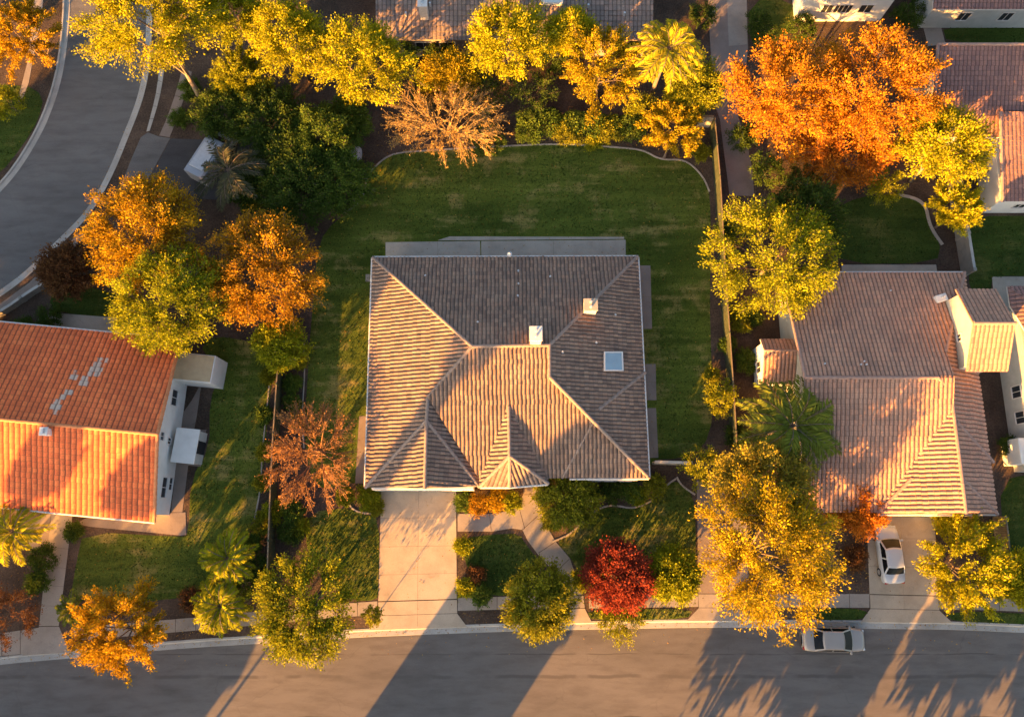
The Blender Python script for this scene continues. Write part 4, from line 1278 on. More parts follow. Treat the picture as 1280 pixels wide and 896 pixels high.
for fc in ([a0, a1, b1, b0], [b0, b1, c1_, c0_]):
    mb.add([p - Vector((0, 0, 0.015)) for p in fc] + [p - Vector((0, 0, 0.13)) for p in fc], [(0, 3, 2, 1), (4, 5, 6, 7), (0, 1, 5, 4), (1, 2, 6, 5), (2, 3, 7, 6), (3, 0, 4, 7)])
mb.build('fascia', M['trim'], an)
mb = MB()
xg = a0.x + 0.196
mb.add([(xg, c0_.y + 0.3, za - 0.3), (xg, a0.y - 0.25, za - 0.3), (xg, a0.y - 0.25, za - 0.05), (xg, b0.y, zat - 0.12)], [(0, 1, 2, 3)])
mb.build('gable_wall', M['white_wall'], an)
caps(h3, [(b0, b1)], M['cap_right'], rad=0.11, name='annexe_ridge_cap')
window(h3, Vector((a0.x + 0.2, (a0.y + c0_.y) / 2 - 0.2, 1.4)), (-1, 0, 0), 0.9, 0.9)
for px, py in ((1112, 364), (1030, 455), (1075, 456), (1082, 456), (1079, 452)):
    p = onp(px, py, zn3)
    MB().tube([p - Vector((0, 0, 0.1)), p + Vector((0, 0, 0.24))], 0.06, 8).build('vent_pipe', M['metal'], h3)
p = onp(1174, 374, zn3)
MB().box(p + Vector((0, 0, 0.25)), (0.9, 0.6, 0.4), 0.3, 0.06).tube([p, p + Vector((0, 0, 0.9))], 0.08, 8).build('roof_unit', M['trim'], h3)

# ------------------------------------------------------------------ north east houses
h4 = thing('house', 'dark red tiled house with sun streaks on its roof, at the upper right edge', 'house', G(1240, 140, 0))
zA, zB = 3.0, 5.4
p0, p1, p2, p3 = G(1172, 56, zB), G(1345, 56, zB), G(1345, 172, zA), G(1190, 172, zA)
p3.x = p0.x - 0.0
k0, k1, k2 = G(1250, 140, 4.2), G(1345, 140, 4.2), G(1345, 252, 2.9)
k3 = G(1250, 252, 2.9); k3.x = k0.x
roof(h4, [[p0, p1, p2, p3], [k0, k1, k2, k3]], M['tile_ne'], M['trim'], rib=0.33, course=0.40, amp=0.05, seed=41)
nb = [Vector((p0.x, p0.y + 9.0, zA)), Vector((p1.x, p1.y + 9.0, zA))]
caps(h4, [(p0, p1), (p0, p3), (k0, k3)], M['cap_right'])
poly_wall(h4, [(p0.x + 0.4, p0.y - 0.3), (p1.x, p0.y - 0.3), (p1.x, p3.y + 0.4), (p0.x + 0.4, p3.y + 0.4)], 0, zA - 0.05, M['cream_wall'])
poly_wall(h4, [(k0.x + 0.15, p3.y + 0.39), (k1.x, p3.y + 0.39), (k1.x, k3.y + 0.25), (k0.x + 0.15, k3.y + 0.25)], 0, 2.75, M['white_wall'], 'wing_wall')
window(h4, Vector((G(1275, 260, 1.5).x, k3.y + 0.25, 1.5)), (0, -1, 0), 0.9, 0.7)
MB().box((p0.x + 1.6, p3.y + 0.1, 1.2), (0.8, 0.5, 2.4), 0, 0.02).build('side_bay', M['white_wall'], h4)

h5 = thing('house', 'brown roofed house with pale grey front wall, top right corner', 'house', G(1230, 0, 0))
q0, q1 = G(1166, 12, 3.0), G(1345, 14, 3.0)
q1.y = q0.y
t0, t1 = Vector((q0.x, q0.y + 6.5, 5.4)), Vector((q1.x, q1.y + 6.5, 5.4))
u0, u1 = Vector((q0.x, q0.y + 13, 3.0)), Vector((q1.x, q1.y + 13, 3.0))
roof(h5, [[t0, t1, q1, q0], [u0, u1, t1, t0]], M['tile_ne'], M['trim'], rib=0.33, course=0.40, amp=0.05, seed=51)
poly_wall(h5, [(q0.x + 0.3, q0.y + 0.35), (q1.x, q0.y + 0.35), (q1.x, u0.y - 0.4), (q0.x + 0.3, u0.y - 0.4)], 0, 2.98, M['grey_wall'])
mb = MB()
mb.add([(q0.x + 0.296, q0.y + 0.35, 2.9), (q0.x + 0.296, u0.y - 0.4, 2.9), (q0.x + 0.296, t0.y, 5.2)], [(0, 1, 2)])
mb.build('gable_wall', M['grey_wall'], h5)
for px in (1203, 1256):
    window(h5, Vector((G(px, 20, 1.5).x, q0.y + 0.35, 1.6)), (0, -1, 0), 1.0, 1.0)

h6 = thing('house', 'white walled house with dark windows, cut by the top edge above the orange trees', 'house', G(1065, -20, 0))
q0, q1 = G(1006, -7, 3.4), G(1126, -7, 3.4)
q1.y = q0.y
t0, t1 = Vector((q0.x, q0.y + 5, 5.6)), Vector((q1.x, q1.y + 5, 5.6))
u0, u1 = Vector((q0.x, q0.y + 10, 3.4)), Vector((q1.x, q1.y + 10, 3.4))
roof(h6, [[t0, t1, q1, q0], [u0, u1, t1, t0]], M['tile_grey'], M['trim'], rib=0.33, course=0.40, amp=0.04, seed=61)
wy6 = G(1060, 27, 0).y
poly_wall(h6, [(q0.x + 0.3, wy6), (q1.x - 0.3, wy6), (q1.x - 0.3, u0.y - 0.4), (q0.x + 0.3, u0.y - 0.4)], 0, 3.38, M['white_wall'])
for px, wd in ((1034, 0.9), (1048, 0.7), (1059, 0.7), (1082, 1.1)):
    window(h6, Vector((G(px, 14, 1.7).x, wy6, 1.75)), (0, -1, 0), wd, 1.0)
window(h6, Vector((G(1005, 14, 1.7).x, wy6, 1.75)), (0, -1, 0), 0.1, 0.3)

h7 = thing('house', 'grey brown roofed house at the top edge behind the yellow trees', 'house', G(650, -20, 0))
q0, q1 = G(470, 50, 3.0), G(816, 49, 3.0)
q1.y = q0.y
t0, t1 = Vector((q0.x, q0.y + 8, 5.2)), Vector((q1.x, q1.y + 8, 5.2))
u0, u1 = Vector((q0.x, q0.y + 16, 3.0)), Vector((q1.x, q1.y + 16, 3.0))
roof(h7, [[t0, t1, q1, q0], [u0, u1, t1, t0]], M['tile_grey'], M['trim_brown'], rib=0.36, course=0.45, amp=0.028, seed=71, step=0.035, jit=0.012)
poly_wall(h7, [(q0.x + 0.4, q0.y + 0.4), (q1.x - 0.4, q0.y + 0.4), (q1.x - 0.4, u0.y - 0.4), (q0.x + 0.4, u0.y - 0.4)], 0, 2.98, M['trim_brown'])
for px in (530, 560, 600, 660, 720):
    window(h7, Vector((G(px, 55, 1.5).x, q0.y + 0.4, 1.6)), (0, -1, 0), 1.3, 1.0)
zf7 = zplane(t0, t1, q0)
p = onp(690, 4, zf7)
MB().box(p + Vector((0, 0, 0.12)), (1.9, 0.45, 0.3), -0.05, 0.08).build('ridge_vent', M['white_wall'], h7)
for px, py in ((538, 8), (508, 20), (735, 10), (780, 20), (665, 24)):
    p = onp(px, py, zf7)
    MB().tube([p - Vector((0, 0, 0.1)), p + Vector((0, 0, 0.45))], 0.09, 8).build('vent_pipe', M['metal'], h7)
chimney(h7, 528, 4, 3.4, 5.2, 0.7, 0.7, M['chimney'])

h8 = thing('house', 'pale walled neighbour house with red roof corner, cut by the right edge', 'house', G(1290, 470, 0))
q0 = G(1259, 358, 3.2)
rx1 = q0.x + 10
t0, t1 = Vector((q0.x, q0.y, 3.2)), Vector((rx1, q0.y, 3.2))
m0, m1 = Vector((q0.x + 5, q0.y - 5, 5.3)), Vector((rx1, q0.y - 5, 5.3))
v0 = Vector((q0.x + 1.6, q0.y - 16, 3.2)); 
roof(h8, [[t0, t1, m1, m0], [Vector((q0.x, q0.y, 3.2)), m0, Vector((q0.x + 5, q0.y - 17, 5.3)), Vector((q0.x, q0.y - 1.6, 3.2))]], M['tile_ne'], M['trim'], rib=0.33, course=0.40, amp=0.05, seed=81)
xw8 = G(1252, 480, 0).x
yb = G(1252, 590, 0).y
poly_wall(h8, [(xw8, q0.y - 1.8), (rx1, q0.y - 1.8), (rx1, yb), (xw8, yb)], 0, 3.0, M['grey_wall'])
poly_wall(h8, [(xw8 + 0.05, q0.y - 1.79), (rx1, q0.y - 1.79), (rx1, yb + 0.05), (xw8 + 0.05, yb + 0.05)], 3.0, 3.12, M['cream_wall'], 'parapet')
for py in (490, 522):
    window(h8, Vector((xw8, G(1262, py, 1.6).y, 1.7)), (-1, 0, 0), 0.9, 1.0)
yk = G(1262, 565, 1).y
MB().box((xw8 - 0.1, yk, 1.1), (1.3, 2.0, 2.2), 0, 0.04).build('side_bay', M['white_wall'], h8)

# ------------------------------------------------------------------ fences and walls
def board_fence(name, label, pts, hgt, mat, cap_mat, thick=0.10, it=1, board=0.16, group=None, post=2.4):
    line = smooth_line(P2(pts), it)
    root = thing(name, label, 'fence' if 'fence' in name else 'wall', line[0], group)
    mb = MB(); cp = MB(); ps = MB()
    rg = random.Random(len(pts))
    acc = 0.0
    for i in range(len(line) - 1):
        a, b = line[i], line[i + 1]
        d = (b - a); ln = d.length; d.normalize(); nrm = Vector((-d.y, d.x, 0))
        n = max(1, round(ln / board)) if board else 1
        for k in range(n):
            p0_, p1_ = a + d * (ln * (k + 0.04) / n), a + d * (ln * (k + 0.96) / n) if board else a + d * ln
            hh = hgt + (rg.uniform(-0.015, 0.015) if board else 0)
            o_ = nrm * (thick / 2 * (1 if not board else rg.uniform(0.85, 1.0)))
            mb.prism([(p0_ + o_).xy, (p1_ + o_).xy, (p1_ - o_).xy, (p0_ - o_).xy], 0.0, hh)
        o_ = nrm * (thick / 2 + 0.012)
        cp.prism([(a + o_).xy, (b + o_).xy, (b - o_).xy, (a - o_).xy], hgt + 0.016, hgt + 0.06)
        acc += ln
        if acc > post:
            acc = 0
            ps.box((b.x, b.y, (hgt + 0.12) / 2), (thick + 0.09, thick + 0.09, hgt + 0.12), math.atan2(d.y, d.x), 0.02)
    mb.build('boards' if board else 'blockwork', mat, root)
    cp.build('cap_rail' if board else 'coping', cap_mat, root)
    if ps.v:
        ps.build('post', mat, root)
    return root
board_fence('fence', 'long mossy green timber fence between the middle lawn and the lane', [(887, 160), (891, 205), (894, 240), (897, 300), (901, 370), (906, 440), (910, 500), (913, 556)], 1.75, M['fence'], M['fence_top'], 0.05)
board_fence('wall', 'short block wall turning the corner at the north end of the green fence', [(870, 158), (880, 158.5), (886, 159)], 1.7, M['block'], M['fence_top'], 0.16, 0, 0)
board_fence('fence', 'thin weathered fence between the west lawn and the bare red brown tree', [(356, 440), (352, 500), (348, 560), (345, 630), (343, 690), (342, 725)], 1.6, M['fence'], M['fence_top'], 0.07)
board_fence('wall', 'grey block wall beside the right back lawn below the round yellow bush', [(1184, 215), (1190, 260), (1196, 300), (1203, 345)], 1.7, M['block'], M['kerb'], 0.2, 0, 0)
board_fence('wall', 'low block wall closing the gap from the middle house to the side path', [(814, 579), (835, 579.5), (858, 580)], 1.5, M['block'], M['kerb'], 0.18, 0, 0)
board_fence('wall', 'low retaining wall along the pavement beside the curving side road', [(-12, 402), (14, 388), (38, 371), (60, 357)], 0.7, M['block'], M['kerb'], 0.2, 1, 0)
board_fence('fence', 'sunlit timber fence beside the right house front corner', [(1241, 645), (1245, 680), (1249, 722)], 1.6, M['fence_top'], M['fence_top'], 0.09)

# ------------------------------------------------------------------ trees
def norm(a):
    return a / np.maximum(1e-9, np.linalg.norm(a, axis=-1, keepdims=True))

def leaf_quads(C, D, rng, size, upb=0.6, C0=None, aspect=0.55):
    """diamond leaves: C centres, D preferred axis"""
    n = len(C)
    ax_ = norm(D + rng.normal(0, 0.55, (n, 3)))
    nr = rng.normal(0, 0.38, (n, 3)) + np.array([0, 0, upb * 0.7])
    if C0 is not None:
        nr = nr + norm(C - C0) * 0.9
    sd_ = norm(np.cross(ax_, nr))
    ln = size * rng.uniform(0.6, 1.35, (n, 1)); wd = ln * aspect * rng.uniform(0.7, 1.2, (n, 1))
    nv = norm(np.cross(sd_, ax_)) * ln * 0.08
    q = np.stack([C - ax_ * ln * 0.5, C + sd_ * wd * 0.5 + nv, C + ax_ * ln * 0.5, C - sd_ * wd * 0.5 + nv], 1)
    return q

def bez(a, c, b, n):
    t = np.linspace(0, 1, n)[:, None]
    return (1 - t) ** 2 * a + 2 * t * (1 - t) * c + t * t * b

def grow(seed, H, cb, rx_, ry_, leaf, n1=8, n2=70, nl=60, ls=0.22, spread=0.35, lobes=0.22, trunk_r=0.16, lean=(0, 0), twig=0.02, lowest=-0.35, inner=0.35, bark=None, name=None, upb=0.5, top_open=0.0, n3=4, tuft=0.8, twiggy=0.35, cone=False, kmin=0.84, kmax=1.06):
    """returns (trunk MB, leaf quads, tints) for one tree with its base at the origin"""
    rng = np.random.default_rng(seed)
    lean = np.array([lean[0], lean[1], 0.0])
    rz_ = (H - cb) / 2
    cen = np.array([0, 0, cb + rz_]) + lean
    # lobed envelope
    ld = norm(rng.normal(0, 1, (9, 3)) * np.array([1, 1, 0.7])); la = rng.uniform(-lobes, lobes, 9)
    def env(d):
        return 1 + (np.clip(d @ ld.T, 0, 1) ** 5 @ la)
    mbt = MB()
    tr_top = np.array([0, 0, cb + rz_ * 0.7]) + lean * 0.95
    path = bez(np.zeros(3), np.array([lean[0] * 0.35, lean[1] * 0.35, cb * 0.75]) + rng.normal(0, 0.1, 3) * [1, 1, 0], tr_top, 7)
    mbt.tube([tuple(p) for p in path], [trunk_r * (1.25 if i == 0 else 1) * (1 - 0.72 * i / 6) for i in range(7)], 7)
    prim = []
    for i in range(n1):
        azm = i * 2.4 + rng.uniform(-0.4, 0.4)
        el = math.asin(np.clip(-0.15 + 1.1 * (i + 0.5) / n1, -0.3, 0.98))
        d = np.array([math.cos(azm) * math.cos(el), math.sin(azm) * math.cos(el), math.sin(el)])
        e = cen + d * np.array([rx_, ry_, rz_]) * 0.78 * env(d)
        s_ = path[int(rng.integers(2, 6))]
        c = (s_ + e) / 2 + np.array([0, 0, 0.12 * rx_ * rng.uniform(0.2, 1)])
        pp = bez(s_, c, e, 6)
        prim.append(pp)
        mbt.tube([tuple(p) for p in pp], [trunk_r * 0.42 * (1 - 0.8 * k / 5) for k in range(6)], 5, False)
    PP = np.concatenate(prim + [path[3:]])
    Cs, Ds, Ts, Bs = [], [], [], []
    ga = math.pi * (3 - math.sqrt(5))
    for i in range(n2):
        zz = 1 - (1 - lowest) * (i + 0.5) / n2
        if top_open and zz > 1 - top_open: continue
        rr = (1 - zz) * 0.62 if cone else math.sqrt(max(0, 1 - zz * zz)); th = i * ga + rng.uniform(-0.3, 0.3)
        d = np.array([rr * math.cos(th), rr * math.sin(th), zz])
        k = rng.uniform(kmin, kmax) if rng.uniform() > inner else rng.uniform(0.5, 0.85)
        e = cen + d * np.array([rx_, ry_, rz_]) * env(d) * k
        w_ = np.linalg.norm(PP - (cen + (e - cen) * 0.45), axis=1)
        s_ = PP[int(np.argmin(w_))]
        c = (s_ + e) / 2 + rng.normal(0, 0.08, 3) * rx_ * 0.6 + np.array([0, 0, 0.05 * rx_])
        pp = bez(s_, c, e, 5)
        mbt.tube([tuple(p) for p in pp], [twig * (1.6 - 1.1 * q_ / 4) for q_ in range(5)], 4, False)
        out = norm(e - s_)
        L2 = np.linalg.norm(e - s_)
        ends = [(pp, out, nl)]
        for q_ in range(n3):
            t = rng.uniform(0.35, 1.0)
            b0_ = pp[int(t * 3.99)]
            rad_ = norm(b0_ - cen + np.array([0, 0, 0.25 * rz_]))
            dv = norm(0.45 * rad_ + 0.55 * out + rng.normal(0, twiggy, 3))
            e3 = b0_ + dv * tuft * rng.uniform(0.6, 1.2)
            p3_ = bez(b0_, (b0_ + e3) / 2 + rng.normal(0, 0.03, 3), e3, 3)
            mbt.tube([tuple(p) for p in p3_], [twig * 0.9, twig * 0.7, twig * 0.35], 3, False)
            ends.append((p3_, dv, nl))
        tc0 = rng.uniform(0.1, 0.9)
        for (pl, ov_, nn_) in ends:
            n = int(nn_ * rng.uniform(0.7, 1.3))
            if n < 1: continue
            tc_ = np.clip(0.6 * tc0 + 0.4 * rng.uniform(0, 1), 0, 1)
            first = pl is pp
            t = rng.uniform(0.55 if first else 0.05, 1.1, n)
            seg = np.clip(t, 0, 0.999) * (len(pl) - 1)
            i0 = seg.astype(int); fr = (seg - i0)[:, None]
            base = pl[i0] * (1 - fr) + pl[i0 + 1] * fr + ov_ * np.clip(t - 1, 0, 1)[:, None] * tuft
            tt = np.clip((t - 0.5) / 0.6 if first else t, 0, 1.1)
            sp = spread * (0.35 + 0.75 * np.sin(np.clip(tt, 0, 1) * math.pi * 0.8))[:, None]
            Cq = base + rng.normal(0, 1, (n, 3)) * sp * np.array([1, 1, 0.75])
            Cs.append(Cq); Ds.append(np.tile(ov_, (n, 1)) + norm(Cq - base + 1e-6) * 0.5)
            Bs.append(base - norm(base - cen) * spread * 0.9 - np.array([0, 0, spread * 0.3]))
            Ts.append(np.clip(tc_ * 0.68 + rng.uniform(0, 0.32, n), 0, 1))
    if not Cs:
        return mbt, None, None
    C = np.concatenate(Cs); D = np.concatenate(Ds)
    C[:, 2] = np.maximum(C[:, 2], 0.06)
    return mbt, leaf_quads(C, D, rng, ls, upb, np.concatenate(Bs)), np.concatenate(Ts)

def plant(name, label, cat, px, py, rpx, H, leaf, cb=None, ry=None, base=None, group=None, seed=None, bark='bark', leafpart='crown', stem='trunk', **kw):
    """px,py: where the middle of the crown shows; rpx: its radius in the photo"""
    plant.n += 1
    seed = seed if seed is not None else 100 + plant.n
    cb = H * 0.3 if cb is None else cb
    zc = (H + cb) / 2
    c = G(px, py, zc)
    if base is not None:
        b = G(base[0], base[1], 0); lean = (c.x - b.x, c.y - b.y)
    else:
        b = Vector((c.x, c.y, 0)); lean = (random.uniform(-0.15, 0.15), random.uniform(-0.15, 0.15))
    m = MPP(py, zc)
    mbt, q, t = grow(seed, H, cb, rpx * m, (ry or rpx) * m, leaf, lean=lean, **kw)
    root = thing(name, label, cat, (b.x, b.y, 0), group)
    mbt.build(stem, M[bark], root, True, world=False)
    if q is not None:
        np_quads(leafpart, q, L[leaf], t, root)
    return root
plant.n = 0

def tree(label, px, py, rpx, H, leaf, **kw):
    big = rpx / 60.0
    d = dict(n1=9, n2=int(62 + 74 * big), nl=46, n3=4, ls=0.175, spread=0.165 + 0.055 * big, tuft=0.5 + 0.33 * big, lobes=0.2, trunk_r=0.10 + 0.08 * big, inner=0.34)
    d.update(kw)
    return plant('tree', label, 'tree', px, py, rpx, H, leaf, **d)

def plume(label, px, py, rpx, H, leaf, **kw):
    """feathery crown of separate outward plumes"""
    big = rpx / 60.0
    d = dict(n1=8, n2=int(34 + 46 * big), nl=46, n3=5, ls=0.175, spread=0.105 + 0.045 * big, tuft=0.6 + 0.5 * big, twiggy=0.15, kmin=0.75, kmax=1.14, upb=0.4, trunk_r=0.09 + 0.07 * big, inner=0.42, lobes=0.22, twig=0.018)
    d.update(kw)
    return plant('tree', label, 'tree', px, py, rpx, H, leaf, **d)

def shrub(label, px, py, rpx, H, leaf, name='shrub', group=None, **kw):
    big = rpx / 30.0
    d = dict(cb=0.05, n1=5, n2=int(26 + 24 * big), nl=26, n3=3, ls=0.135, spread=0.10 + 0.05 * big, tuft=0.22 + 0.2 * big, trunk_r=0.04, lowest=-0.1, leafpart='foliage', stem='stem', lobes=0.3, twig=0.012)
    d.update(kw)
    return plant(name, label, 'shrub', px, py, rpx, H, leaf, group=group, **d)

def bare(label, px, py, rpx, H, leaf, bark, **kw):
    d = dict(n1=13, n2=105, nl=9, ls=0.13, spread=0.09, tuft=1.0, twiggy=0.42, trunk_r=0.17, twig=0.024, n3=9, inner=0.3, lobes=0.25, bark=bark, lowest=-0.15)
    d.update(kw)
    return plant('bare_tree', label, 'tree', px, py, rpx, H, leaf, **d)

def palm(label, px, py, rpx, H, leaf, base=None, nf=30, seed=1, trunk_r=0.17, name='palm_tree', droop=0.5, cat='palm', stemmed=True, nlf=26, wl=0.05):
    c = G(px, py, H)
    b = G(base[0], base[1], 0) if base else Vector((c.x, c.y, 0))
    m = MPP(py, H)
    Rr = rpx * m
    rng = np.random.default_rng(seed)
    root = thing(name, label, cat, (b.x, b.y, 0))
    top = np.array([c.x - b.x, c.y - b.y, H])
    path = bez(np.zeros(3), np.array([top[0] * 0.3, top[1] * 0.3, H * 0.6]), top, 12)
    mbt = MB()
    rad = [trunk_r * (1.35 if i == 0 else 1.0 - 0.3 * i / 11) * (1 + 0.05 * (i % 2)) for i in range(12)]
    mbt.tube([tuple(p) for p in path], rad, 9)
    Q, T = [], []
    for i in range(nf):
        az_ = i * 2.4 + rng.uniform(-0.25, 0.25)
        el = math.radians(rng.uniform(-12, 68)) * (0.4 + 0.6 * (i / nf))
        d = np.array([math.cos(az_) * math.cos(el), math.sin(az_) * math.cos(el), math.sin(el)])
        Lf = Rr * rng.uniform(0.88, 1.12)
        e = top + d * Lf * np.array([1, 1, 0.6]); e[2] -= droop * Lf * 0.5
        cpt = top + d * Lf * 0.55 + np.array([0, 0, 0.16 * Lf])
        r_ = bez(top, cpt, e, nlf + 1)
        mbt.tube([tuple(p) for p in r_[::4]], 0.022, 3, False)
        tc_ = rng.uniform(0.1, 0.7)
        tan = norm(np.gradient(r_, axis=0))
        for k in range(2, nlf + 1):
            side = norm(np.cross(tan[k], np.array([0, 0, 1.0])))
            for s_ in (-1, 1):
                ll = Lf * 0.24 * math.sin(math.pi * min(1, (k + 2) / (nlf + 4))) ** 0.6 * rng.uniform(0.8, 1.15)
                dv = norm(side * s_ * 0.75 + tan[k] * 0.75 + np.array([0, 0, rng.uniform(-0.5, 0.12)]))
                p0_ = r_[k]; p1_ = p0_ + dv * ll
                wv = norm(np.cross(dv, np.array([0, 0, 1.0]) + rng.normal(0, 0.35, 3))) * wl
                mid = (p0_ + p1_) / 2 + np.array([0, 0, 0.03])
                Q.append([p0_, mid + wv, p1_, mid - wv]); T.append(min(1, tc_ + rng.uniform(0, 0.35)))
    mbt.build('trunk', M['palm_bark'], root, True, world=False)
    np_quads('fronds', np.array(Q), L[leaf], T, root)
    return root

# --- top left
plume('orange yellow feathery tree in the top left corner, left of the side road', 26, 45, 46, 7.0, 'gold', cb=2.5)
shrub('yellow green bush on the verge left of the side road', 8, 128, 26, 2.6, 'lemon')
tree('tall yellow tree with a long leaning trunk, at the bend of the side road', 192, 18, 96, 12.0, 'yellow', cb=5.5, base=(252, 124), trunk_r=0.26, bark='bark_pale', lobes=0.3)
tree('yellow tree cut by the top edge, right of the tall leaning tree', 290, 14, 38, 8.0, 'lemon', cb=3.0)
tree('left crown of the two broad yellow trees at the top, without visible trunk', 364, 50, 45, 8.5, 'yellow', cb=3.2, ry=46)
tree('broad yellow tree with visible dark trunk, left of the tan bare tree', 456, 78, 58, 8.5, 'yellow', cb=3.2, base=(424, 134), ry=56, lobes=0.3)
plume('dark tree with a few yellow lit sprays below the top left yellow trees', 305, 98, 36, 5.0, 'ygreen', cb=1.2)
DG = 'dark green trees massed left of the back lawn'
for (px, py, r_, hh, lf, lab) in (
    (285, 138, 40, 4.0, 'dark', 'dark green shrubby tree beside the pavement and the tall leaning trunk'),
    (335, 150, 44, 4.6, 'dark', 'dark green tree north of the grey palm'),
    (404, 172, 44, 4.8, 'green', 'mid green tree below the broad yellow tree, by the grey boulder'),
    (356, 205, 46, 4.4, 'dark', 'very dark green tree in the middle of the dark clump'),
    (372, 238, 54, 4.6, 'dark', 'dark green tree at the south end of the dark clump, above the amber tree'),
    (425, 228, 36, 3.6, 'green', 'dark green bush touching the curved lawn edging'),
    (322, 232, 30, 3.2, 'dark', 'small dark tree right of the grey palm'),
    (435, 150, 30, 3.4, 'green', 'small green tree left of the tan bare tree')):
    tree(lab, px, py, r_, hh, lf, cb=0.5, group=DG, lobes=0.3)
palm('grey green palm in front of the white van', 285, 213, 46, 4.4, 'palm_grey', nf=20, seed=4, base=(297, 222))
bare('wide tan leafless tree at the north edge of the back lawn', 560, 156, 76, 4.6, 'tanbloom', 'twig_tan', cb=0.9, ry=50, n2=110, nl=9)
tree('small golden tree left of the slim trunked yellow tree', 564, 95, 36, 4.2, 'sun', cb=1.4, ry=30)
tree('yellow tree with straight slim trunk, below the grey brown roof', 633, 52, 50, 8.0, 'yellow', cb=3.4, base=(636, 104), ry=48, lobes=0.34)
shrub('dark green bush right of the slim yellow tree trunk', 662, 118, 36, 3.0, 'dark')
shrub('dark green bush left of the slim yellow tree trunk', 600, 118, 32, 2.8, 'dark')
tree('thin yellow tree behind the golden feathery tree', 716, 42, 30, 6.0, 'yellow', cb=2.4)
plume('golden feathery tree at the top, left of the tall palm', 752, 86, 54, 6.6, 'sun', cb=1.8, ry=60)
palm('tall golden palm with a leaning trunk at the north end of the garden', 836, 62, 47, 7.6, 'palm_gold', base=(813, 122), nf=34, seed=8, trunk_r=0.2)
tree('dark green tree with yellow edge between the tall palm and the lane', 868, 112, 34, 4.2, 'ygreen', cb=0.8)
plume('small golden star shaped tree by the north east corner of the lawn edging', 841, 161, 31, 3.6, 'sun', cb=1.0, base=(830, 198))
shrub('yellow green bush between the hedge and the small golden tree', 802, 138, 22, 2.4, 'ygreen')
for px, py, r_, hh, lf, lab in ((500, 74, 26, 3.0, 'green', 'green tall shrub against the wall of the grey brown roofed house, left end'), (548, 72, 20, 2.6, 'dark', 'dark tall shrub against the wall of the grey brown roofed house'), (690, 78, 24, 3.0, 'dark', 'dark tall shrub between the slim yellow tree and the golden feathery tree'), (786, 72, 24, 2.8, 'dark', 'dark tall shrub left of the tall golden palm trunk')):
    shrub(lab, px, py, r_, hh, lf)
# hedge
def hedge(label, pts, wd, hgt, leaf, seed):
    rng = np.random.default_rng(seed)
    line = P2(pts)
    root = thing('hedge', label, 'hedge', line[0])
    og = np.array(line[0])
    Cs, Ts = [], []
    st_ = MB()
    for a, b in zip(line[:-1], line[1:]):
        d = b - a; ln = d.length; d.normalize(); nrm = Vector((-d.y, d.x, 0))
        n = int(ln * wd * 330)
        t = rng.uniform(0, ln, n); o_ = rng.uniform(-1, 1, n); z = rng.uniform(0, 1, n) ** 0.6
        bumpy = 1 + 0.22 * np.sin(t * 2.1 + seed) * np.cos(t * 0.9)
        C = np.array(a)[None] - og + t[:, None] * np.array(d)[None] + (o_ * wd / 2 * bumpy)[:, None] * np.array(nrm)[None]
        C[:, 2] = z * hgt * bumpy * np.sqrt(np.clip(1.1 - o_ ** 2 * 0.8, 0, 2)) + 0.08
        Cs.append(C); Ts.append(np.clip(0.5 + 0.3 * np.sin(t * 1.3) + rng.normal(0, 0.2, n), 0, 1))
        for k in range(int(ln / 0.8)):
            p = a + d * (k + 0.5) * 0.8 - Vector(og)
            st_.tube([p, p + Vector((0, 0, hgt * 0.7))], [0.04, 0.02], 5)
    C = np.concatenate(Cs)
    D = rng.normal(0, 1, C.shape) + np.array([0, 0, 0.8])
    st_.build('stem', M['bark'], root, world=False)
    np_quads('foliage', leaf_quads(C, D, rng, 0.2), L[leaf], np.concatenate(Ts), root)
hedge('clipped green hedge along the north edge of the back lawn', [(646, 158), (700, 160), (770, 163), (806, 165)], 2.3, 1.5, 'green', 5)
for i, (px, py, r_, lf, lab) in enumerate(((660, 165, 20, 'green', 'green shrub at the west end of the clipped hedge'), (708, 168, 17, 'olive', 'olive shrub in front of the clipped hedge'), (762, 162, 20, 'olive', 'brownish shrub below the golden feathery tree'), (610, 178, 22, 'dark', 'low dark shrub right under the tan bare tree'), (530, 120, 26, 'dark', 'dark shrub behind the tan bare tree'))):
    shrub(lab, px, py, r_, 1.5, lf)
